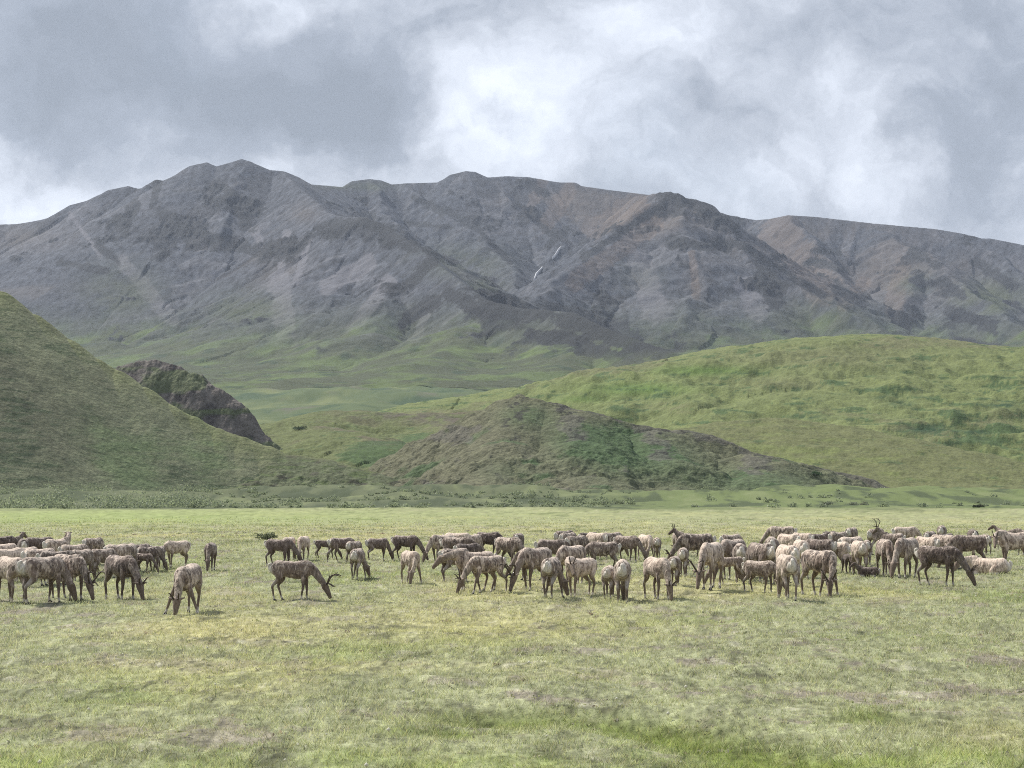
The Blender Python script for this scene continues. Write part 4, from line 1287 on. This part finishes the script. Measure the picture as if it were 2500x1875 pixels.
# x, back row, hoof row (or None when hidden), heading (0 right, 90 away, 180 left, 270 towards us), pose, antlers, pale, dark, size, label
HERD = [
    # left bunch
    (24, 1361, 1472, 130, 'g', 's', .85, .40, 1.0, "tan streaky caribou cut off by the left edge, nearest of the left bunch"),
    (104, 1362, 1471, 52, 'dr', 0, .50, .45, 1.0, "grey caribou with head hidden, between the streaky tan one and the spotted one"),
    (168, 1357, 1467, 318, 'g', 'r', .62, .62, 1.0, "pale spotted caribou with dark antlers near the ground, front of the left bunch"),
    (296, 1358, 1464, 312, 'g', 's', .35, .60, 1.0, "grey white-rumped caribou with upright antlers at the right front of the left bunch"),
    (252, 1336, 1405, 50, 'dr', 0, .45, .45, 1.0, "grey brown caribou walking away just behind the white-rumped front one"),
    (228, 1315, 1378, 62, 'd', 0, .55, .50, 1.0, "half turned caribou with dark right side standing apart at the back of the left bunch"),
    (97, 1342, None, 48, 'd', 0, .80, .35, 1.0, "long-backed cream caribou in the middle of the left bunch"),
    (22, 1338, None, 60, 'g', 0, .95, .20, 1.0, "pale pinkish tan caribou at the left edge behind the streaky tan one"),
    (62, 1339, None, 60, 'd', 0, .85, .25, .97, "cream-backed caribou squeezed between two pale ones near the left edge"),
    (140, 1350, None, 5, 'g', 0, .25, .55, .95, "dark brown backed caribou behind the grey head-hidden one"),
    (199, 1338, 1413, 70, 'd', 0, .50, .50, 1.0, "brown caribou with pale rump facing away behind the spotted one"),
    (139, 1318, None, 35, 'ul', 0, .85, .40, 1.0, "pale caribou holding its head high at the back of the left bunch"),
    (181, 1327, None, 45, 'g', 0, .75, .40, .95, "round-backed pale grey caribou right of the head-raised one"),
    (96, 1314, None, 42, 'g', 0, .20, .60, 1.0, "dark caribou with a grey white flank left of the head-raised one"),
    (55, 1316, None, 110, 'g', 0, .12, .70, .98, "blackish caribou with a white patch in the rear dark row on the left"),
    (28, 1312, None, 70, 'u', 0, .30, .65, .95, "dark and white caribou second from the left edge in the rear row"),
    (4, 1314, None, 40, 'g', 0, .10, .75, 1.0, "dark reddish brown caribou at the left edge in the rear row"),
    (4, 1330, None, 40, 'd', 0, .90, .20, 1.0, "pale rosy caribou at the left edge just below the dark rear row"),
    (286, 1327, 1403, 60, 'd', 0, .75, .35, 1.0, "pale hunched caribou right of the grey brown walker in the left bunch"),
    (312, 1333, 1405, 78, 'd', 0, .55, .50, .97, "caribou with a round white rump seen from behind, right side of the left bunch"),
    (335, 1332, 1396, 225, 'g', 0, .25, .65, 1.0, "dark caribou with lowered head towards the camera right of the white rump"),
    (364, 1334, 1393, 42, 'dr', 0, .35, .60, .95, "mottled dark caribou behind the small white-rumped calf"),
    (352, 1351, 1400, 332, 'c', 0, .30, .50, .72, "small grey calf with white rump grazing in front of the mottled dark caribou"),
    (389, 1336, 1391, 84, 'd', 0, .40, .55, .88, "slim grey caribou facing away at the right end of the left bunch"),
    (431, 1325, 1388, 228, 'g', 's', .95, .35, 1.0, "cream caribou standing alone right of the left bunch, head to lower left"),
    (513, 1326, 1392, 272, 'd', 0, .40, .55, .95, "lone grey caribou facing the camera between the cream one and the brown pair"),
    (456, 1380, 1499, 262, 's', 's', .72, .50, 1.0, "nearest caribou, brown streaked, grazing towards the camera with legs splayed"),
    (715, 1370, 1464, 356, 'gs', 'r', .42, .42, 1.0, "grey caribou with curved velvet antlers grazing side-on alone in the foreground"),
    # small middle group
    (682, 1318, 1383, 347, 'gs', 0, .15, .40, 1.0, "slender dark brown caribou with white rump grazing to the right"),
    (706, 1312, 1368, 78, 'd', 0, .75, .35, .95, "pale rump showing behind the back of the slender dark brown caribou"),
    (740, 1308, 1367, 262, 'd', 0, .98, .20, 1.0, "cream caribou facing the camera just right of the slender dark brown one"),
    (793, 1320, 1367, 350, 'c', 0, .10, .45, .78, "small brown calf with white rump nosing the legs of a bigger caribou"),
    (834, 1312, 1371, 28, 'w', 0, .30, .50, 1.0, "grey caribou striding right beside the small brown calf"),
    (865, 1322, 1375, 62, 'd', 0, .50, .55, .92, "dark caribou with pale left side behind the grey one facing away"),
    (873, 1340, 1413, 82, 'dr', 0, .55, .50, .98, "grey white-rumped caribou seen from behind in front of the small middle group"),
    (922, 1314, 1367, 32, 'd', 0, .25, .40, .90, "lone brown grey caribou with hidden head between two small groups"),
    # middle bunch
    (990, 1308, 1369, 347, 'gs', 's', .18, .50, 1.0, "dark brown caribou meeting a pale one nose to nose, left of the pair"),
    (1078, 1305, 1374, 228, 'g', 's', .75, .45, 1.0, "pale caribou meeting a dark brown one nose to nose, right of the pair"),
    (1118, 1312, None, 345, 'gs', 's', .45, .55, 1.05, "large grey brown caribou with antlers grazing side-on at the back of the middle bunch"),
    (1118, 1304, None, 345, 'd', 0, .95, .20, 1.0, "pale cream back just showing over the large grey brown caribou"),
    (1153, 1305, None, 25, 'd', 0, .80, .30, .95, "tan back showing left of the blackish caribou"),
    (1193, 1300, 1361, 340, 'g', 0, .10, .72, 1.0, "blackish caribou with grey white flank at the back of the middle bunch"),
    (1003, 1346, 1424, 293, 'dr', 0, .85, .35, .97, "pale dark-bellied caribou grazing towards the camera left of the middle bunch"),
    (1111, 1334, 1415, 42, 'dr', 0, .40, .45, 1.0, "grey caribou with white hind edge behind the striding pair"),
    (1143, 1328, None, 15, 'g', 0, .10, .70, .95, "nearly black caribou between the large grey brown one and the striding pair"),
    (1158, 1348, 1442, 205, 'h', 0, .72, .45, 1.0, "tan caribou with lowered head pointing left, rear of the striding pair"),
    (1188, 1357, 1447, 215, 'w', 's', .78, .50, .98, "pale antlered caribou stepping forward with spread legs, front of the striding pair"),
    (1242, 1315, 1388, 318, 'g', 0, .50, .50, 1.0, "grey white-rumped caribou reaching its head down to the right in the middle bunch"),
    (1266, 1300, 1356, 78, 'd', 0, .25, .60, .95, "dark caribou with white rump seen from behind at the back"),
    (1306, 1336, 1443, 232, 'g', 'r', .65, .50, 1.0, "russet caribou with antlers grazing towards lower left, left of the grey rump"),
    (1349, 1321, None, 340, 'g', 0, .30, .45, 1.0, "brown side-on caribou behind the russet antlered one"),
    (1300, 1346, None, 195, 'g', 's', .40, .50, .85, "half hidden caribou whose two antler tips show left of the russet one"),
    (1379, 1297, None, 45, 'g', 0, .35, .65, 1.0, "brown and white caribou at the far back right of the middle bunch"),
    (1388, 1304, None, 30, 'd', 0, .60, .60, .97, "pale-shouldered caribou in front of the brown and white one"),
    (1409, 1310, None, 45, 'g', 0, .55, .65, 1.0, "mottled white caribou above the tan round-backed one"),
    (1438, 1304, None, 20, 'g', 0, .15, .65, .95, "small dark back between the mottled white and the tan caribou at the rear"),
    (1456, 1303, None, 130, 'g', 0, .90, .30, 1.0, "tan caribou behind the long dark grey one"),
    (1495, 1300, None, 45, 'g', 0, .60, .62, 1.0, "dappled caribou with dark spine at the rear right of the middle bunch"),
    (1472, 1325, 1393, 183, 'g', 0, .38, .50, 1.05, "long dark grey caribou side-on with white rump to the right"),
    (1394, 1337, 1430, 235, 'g', 0, .75, .45, 1.0, "tan round-backed caribou behind the cream one in the middle bunch"),
    (1347, 1369, 1462, 76, 'dr', 0, .55, .55, 1.0, "grey caribou seen from behind at the front of the middle bunch"),
    (1417, 1367, 1457, 225, 'hl', 's', .98, .30, .97, "cream caribou with dark face turned left at the front of the middle bunch"),
    (1520, 1370, 1470, 85, 'd', 0, .70, .50, 1.05, "broad caribou with dark right flank seen from behind, front centre"),
    (1487, 1389, 1464, 80, 'd', 0, .70, .35, .80, "smaller pale yearling close on the left of the broad rear-view caribou"),
    (1531, 1308, 1370, 322, 'g', 0, .45, .55, 1.0, "grey caribou with a dark neck reaching down to the right, alone behind the broad one"),
    (1577, 1308, 1366, 290, 'dr', 0, .95, .25, .97, "left of a pair of pale caribou standing close together at the back"),
    (1604, 1315, 1364, 85, 'd', 0, .70, .55, .85, "right of a pair of pale caribou, rump to the camera, at the back"),
    # right bunch
    (1656, 1299, None, 98, 'd', 0, .60, .45, .95, "russet caribou facing away at the back left of the right bunch"),
    (1684, 1305, None, 170, 'u', 's', .25, .60, .95, "caribou with raised head and short upright antler at the back left of the right bunch"),
    (1700, 1306, 1386, 188, 'g', 's', .45, .65, 1.05, "mottled brown caribou with dark antlers lowered to the left"),
    (1668, 1341, 1408, 80, 'd', 0, .60, .55, .90, "grey caribou with white rump in front of the mottled brown antlered one"),
    (1606, 1366, 1464, 292, 'd', 's', .85, .40, 1.0, "cream caribou facing the camera with antlers down, left front of the right bunch"),
    (1647, 1359, 1427, 78, 'd', 0, .50, .60, .90, "purplish grey caribou behind the cream one that faces the camera"),
    (1736, 1330, 1440, 245, 'g', 'r', .88, .40, 1.05, "large pale tan caribou with upright antlers grazing at lower left"),
    (1786, 1308, None, 40, 'g', 0, .70, .60, 1.0, "white and black backed caribou at the rear, above the brown barrel-bodied one"),
    (1788, 1319, 1412, 232, 'g', 0, .50, .50, 1.05, "brown barrel-bodied caribou right of the large pale tan one"),
    (1780, 1362, 1427, 190, 'c', 0, .60, .40, .82, "brown calf standing with head low between the tan and grey adults"),
    (1808, 1333, 1422, 84, 'd', 0, .45, .60, 1.0, "dark grey caribou with white rump above the brown calf"),
    (1857, 1328, 1425, 112, 'g', 's', .35, .60, 1.0, "purple brown caribou with one antler showing to its left"),
    (1884, 1306, 1400, 82, 'd', 0, .55, .50, 1.0, "tall caribou with bright white tail facing away below the cream-topped one"),
    (1908, 1287, None, 172, 'g', 0, .80, .58, 1.05, "cream-topped dark-flanked caribou highest at the rear left of the right bunch"),
    (1924, 1309, None, 122, 'd', 0, .85, .30, 1.0, "plain tan caribou just below the cream-topped one"),
    (1958, 1305, None, 125, 'g', 0, .80, .35, 1.0, "tan caribou with a dark shoulder right of the plain tan one"),
    (1922, 1328, 1430, 102, 'd', 0, .98, .30, 1.0, "pale sandy caribou with red brown flank behind the front rump-on one"),
    (1955, 1322, 1412, 90, 'd', 0, .92, .30, 1.0, "creamy caribou with dark inner thighs seen from behind"),
    (2000, 1320, None, 140, 'g', 0, .28, .60, 1.05, "dark brown caribou between the creamy and the sandy ones"),
    (2037, 1325, 1399, 140, 'dr', 0, .98, .15, 1.0, "smooth sandy caribou half turned away right of the dark brown one"),
    (2003, 1301, None, 15, 'g', 0, .25, .62, .95, "small dark back at the rear between tan and grey caribou"),
    (2027, 1298, None, 30, 'd', 0, .20, .70, .98, "dark-humped caribou at the rear left of the grey hunched one"),
    (2048, 1300, None, 15, 'g', 0, .55, .55, .98, "speckled grey caribou at the rear beside the grey hunched one"),
    (2080, 1288, None, 62, 'd', 0, .45, .52, 1.0, "grey hunched caribou facing away, tallest at the rear centre of the right bunch"),
    (2080, 1312, None, 8, 'd', 0, .92, .30, 1.0, "pale tan caribou below the grey hunched one"),
    (2097, 1323, 1401, 92, 'd', 0, .90, .35, 1.0, "whitish caribou seen from behind with dark inner legs beside the dark grazing head"),
    (1856, 1373, 1448, 325, 'g', 'r', .55, .40, .80, "young grey caribou with white hind leg and pale antlers beside the front rump-on one"),
    (1920, 1360, 1464, 95, 'd', 0, .82, .40, 1.02, "pale rump-on caribou nearest the camera in the right bunch"),
    (2003, 1349, 1457, 300, 'dr', 'r', .68, .58, 1.05, "mottled caribou with splayed legs and antlered head low to its right"),
    (2067, 1356, 1402, 272, 'cd', 0, .05, .70, .68, "very dark calf facing the camera between the sandy and whitish caribou"),
    (2119, 1387, 1405, 175, 'l', 0, .05, .75, .62, "dark calf lying on the grass left of the reddish-legged caribou"),
    (2140, 1296, None, 46, 'g', 0, .65, .55, 1.0, "white-edged caribou left of the tall antlered head"),
    (2180, 1303, None, 160, 'u', 'r', .35, .55, .95, "caribou holding up the tallest dark antlers in the herd"),
    (2212, 1287, None, 8, 'g', 0, .98, .35, 1.02, "cream caribou at the rear just right of the tallest antlers"),
    (2272, 1299, None, 60, 'd', 0, .30, .60, .97, "dark caribou with white rump left below the grey rump at the rear"),
    (2300, 1285, None, 72, 'd', 0, .38, .55, 1.0, "broad grey rump at the rear right of the cream caribou"),
    (2162, 1314, 1410, 270, 'd', 's', .62, .60, 1.0, "mottled grey caribou facing the camera with white forelegs"),
    (2213, 1316, 1412, 235, 'g', 0, .62, .50, 1.05, "yellow brown caribou with round white rump on its right end"),
    (2262, 1315, None, 118, 'g', 0, .92, .40, 1.0, "cream and brown caribou behind the blackish front one"),
    (2311, 1305, None, 25, 'g', 0, .30, .62, .98, "dark and white caribou in the rear row above the tan-shouldered one"),
    (2302, 1313, None, 125, 'g', 0, .72, .50, 1.0, "tan-shouldered caribou left of the long brown grey one"),
    (2366, 1313, 1391, 182, 'g', 0, .42, .55, 1.05, "long brown grey caribou side-on with pale rump above the white calf"),
    (2375, 1295, None, 86, 'd', 0, .10, .60, .95, "dark round rump with pale spot alone at the rear right"),
    (2407, 1308, 1356, 90, 'd', 0, .35, .50, .80, "slim brown yearling facing away right of the long brown grey one"),
    (2447, 1294, None, 95, 'ul', 0, .45, .50, .90, "two-toned caribou with raised head behind the big tan one at the right edge"),
    (2478, 1303, 1386, 192, 'hl', 's', .82, .45, 1.08, "big tan caribou at the right edge with white muzzle lowered to the left"),
    (2512, 1296, None, 180, 'h', 0, .45, .50, 1.0, "grey caribou cut off by the right edge behind the big tan one"),
    (2362, 1330, 1379, 350, 'c', 0, .98, .35, .85, "whitish calf with dark head grazing below the long brown grey caribou"),
    (2413, 1366, 1405, 150, 'll', 's', .98, .20, 1.15, "cream caribou lying on the grass near the right edge"),
    (2292, 1338, 1431, 326, 'gs', 's', .28, .72, 1.02, "blackish front caribou with white rump grazing right, nearest at the far right"),
    (2117, 1322, None, 80, 'd', 0, .50, .50, .85, "slim brown caribou behind, between the whitish and the mottled grey ones"),
]

SIDE_ON = {715, 682, 793, 834, 990, 1118, 1193, 1472, 2366, 2292, 1700, 2212, 2362, 1908, 352, 296, 2478}
items = []
for row in HERD:
    px, top, feet, hdg, pose, antl, pl, dk, size, lab = row
    if px not in SIDE_ON and feet is None and abs(math.sin(math.radians(hdg))) < 0.6:
        hdg = hdg + 24 if math.cos(math.radians(hdg)) > 0 else hdg - 24
    bh = 0.54 if POSES[pose].get('lying') else (1.10 if pose in ('c', 'cd') else 1.09)
    if POSES[pose].get('lying'):
        feet = max(feet, top + 14)
        p = on_ground(px, feet)
        s = size
    elif feet is None:
        feet = YH + (top - YH) * H / (H - bh * size)
        p = on_ground(px, feet); s = size
    else:
        p = on_ground(px, feet)
        s = (feet - top) / (F / p.y) / bh
        s = min(max(s, size * 0.86), size * 1.12)
    items.append([p, s, math.radians(hdg), row])


def spine(it):
    p, s, h, row = it
    dx, dy = math.cos(h) * s, math.sin(h) * s
    return [(p.x + dx * k, p.y + dy * k) for k in (-.52, -.2, .15, .45)]


for _ in range(60):
    moved = False
    sp = [spine(it) for it in items]
    for i in range(len(items)):
        for j in range(i):
            a, b = items[i], items[j]
            if abs(a[0].y - b[0].y) > 2.5 or abs(a[0].x - b[0].x) > 2.5:
                continue
            dmin = min(math.hypot(u[0] - v[0], u[1] - v[1]) for u in sp[i] for v in sp[j])
            if dmin < 0.50 * (a[1] + b[1]) * 0.5 + 0.02:
                f, n_ = (a, b) if a[0].y >= b[0].y else (b, a)
                for it, k in ((f, 1 + .06 / f[0].y), (n_, 1 - .06 / n_[0].y)):
                    it[0].x *= k; it[0].y *= k
                moved = True
    if not moved:
        break

rr = random.Random(5)


def place(it):
    p, s, h, row = it
    px, top, feet, hdg, pose, antl, pl, dk, size, lab = row
    kit = KIT[pose]
    z = float(ground_z(np.array([p.x]), np.array([p.y]))[0])
    e = bpy.data.objects.new("caribou", None); COL.objects.link(e)
    e.empty_display_size = 0.2
    e.location = (p.x, p.y, z - 0.03)
    e.rotation_euler = (0, 0, h)
    e.scale = (s * 1.02 * rr.uniform(.95, 1.02), s * 1.02 * rr.uniform(1.0, 1.16), s * 1.06 * (1.03 if px > 1270 else 1.0))
    tag(e, lab, "caribou", GROUP)
    col = (pl * 0.88, dk, rr.random(), 1.0)
    parts = [("body", kit['body'])]
    if antl and kit['antlers']:
        parts += [("antler", m) for m in kit['antlers']['rack' if antl == 'r' else 'spike']]
    parts += [("hoof", m) for m in kit['hooves']]
    for nm, m in parts:
        c = bpy.data.objects.new(nm, m); COL.objects.link(c)
        c.parent = e
        c.color = col


for it in items:
    place(it)
print("HERD", len(items))
# ------------------------------------------------------------------ the air
bm = bmesh.new()
bmesh.ops.create_cube(bm, size=1.0)
for v in bm.verts:
    v.co = (v.co.x * 9000, 2950 + v.co.y * 7500, 482 + v.co.z * 984)
me = bpy.data.meshes.new("haze"); bm.to_mesh(me); bm.free()
m_haze = bpy.data.materials.new("haze"); m_haze.use_nodes = True
t = NT(m_haze.node_tree)
v = t.n('ShaderNodeVolumePrincipled', ins={'Color': (0.72, 0.82, 1.0, 1), 'Density': 0.000035, 'Anisotropy': 0.2})
t.n('ShaderNodeOutputMaterial', ins={'Volume': v.outputs[0]})
me.materials.append(m_haze)
haze_o = bpy.data.objects.new("haze", me); COL.objects.link(haze_o)
tag(haze_o, label="thin blue summer air between the meadow and the mountains", kind='stuff')
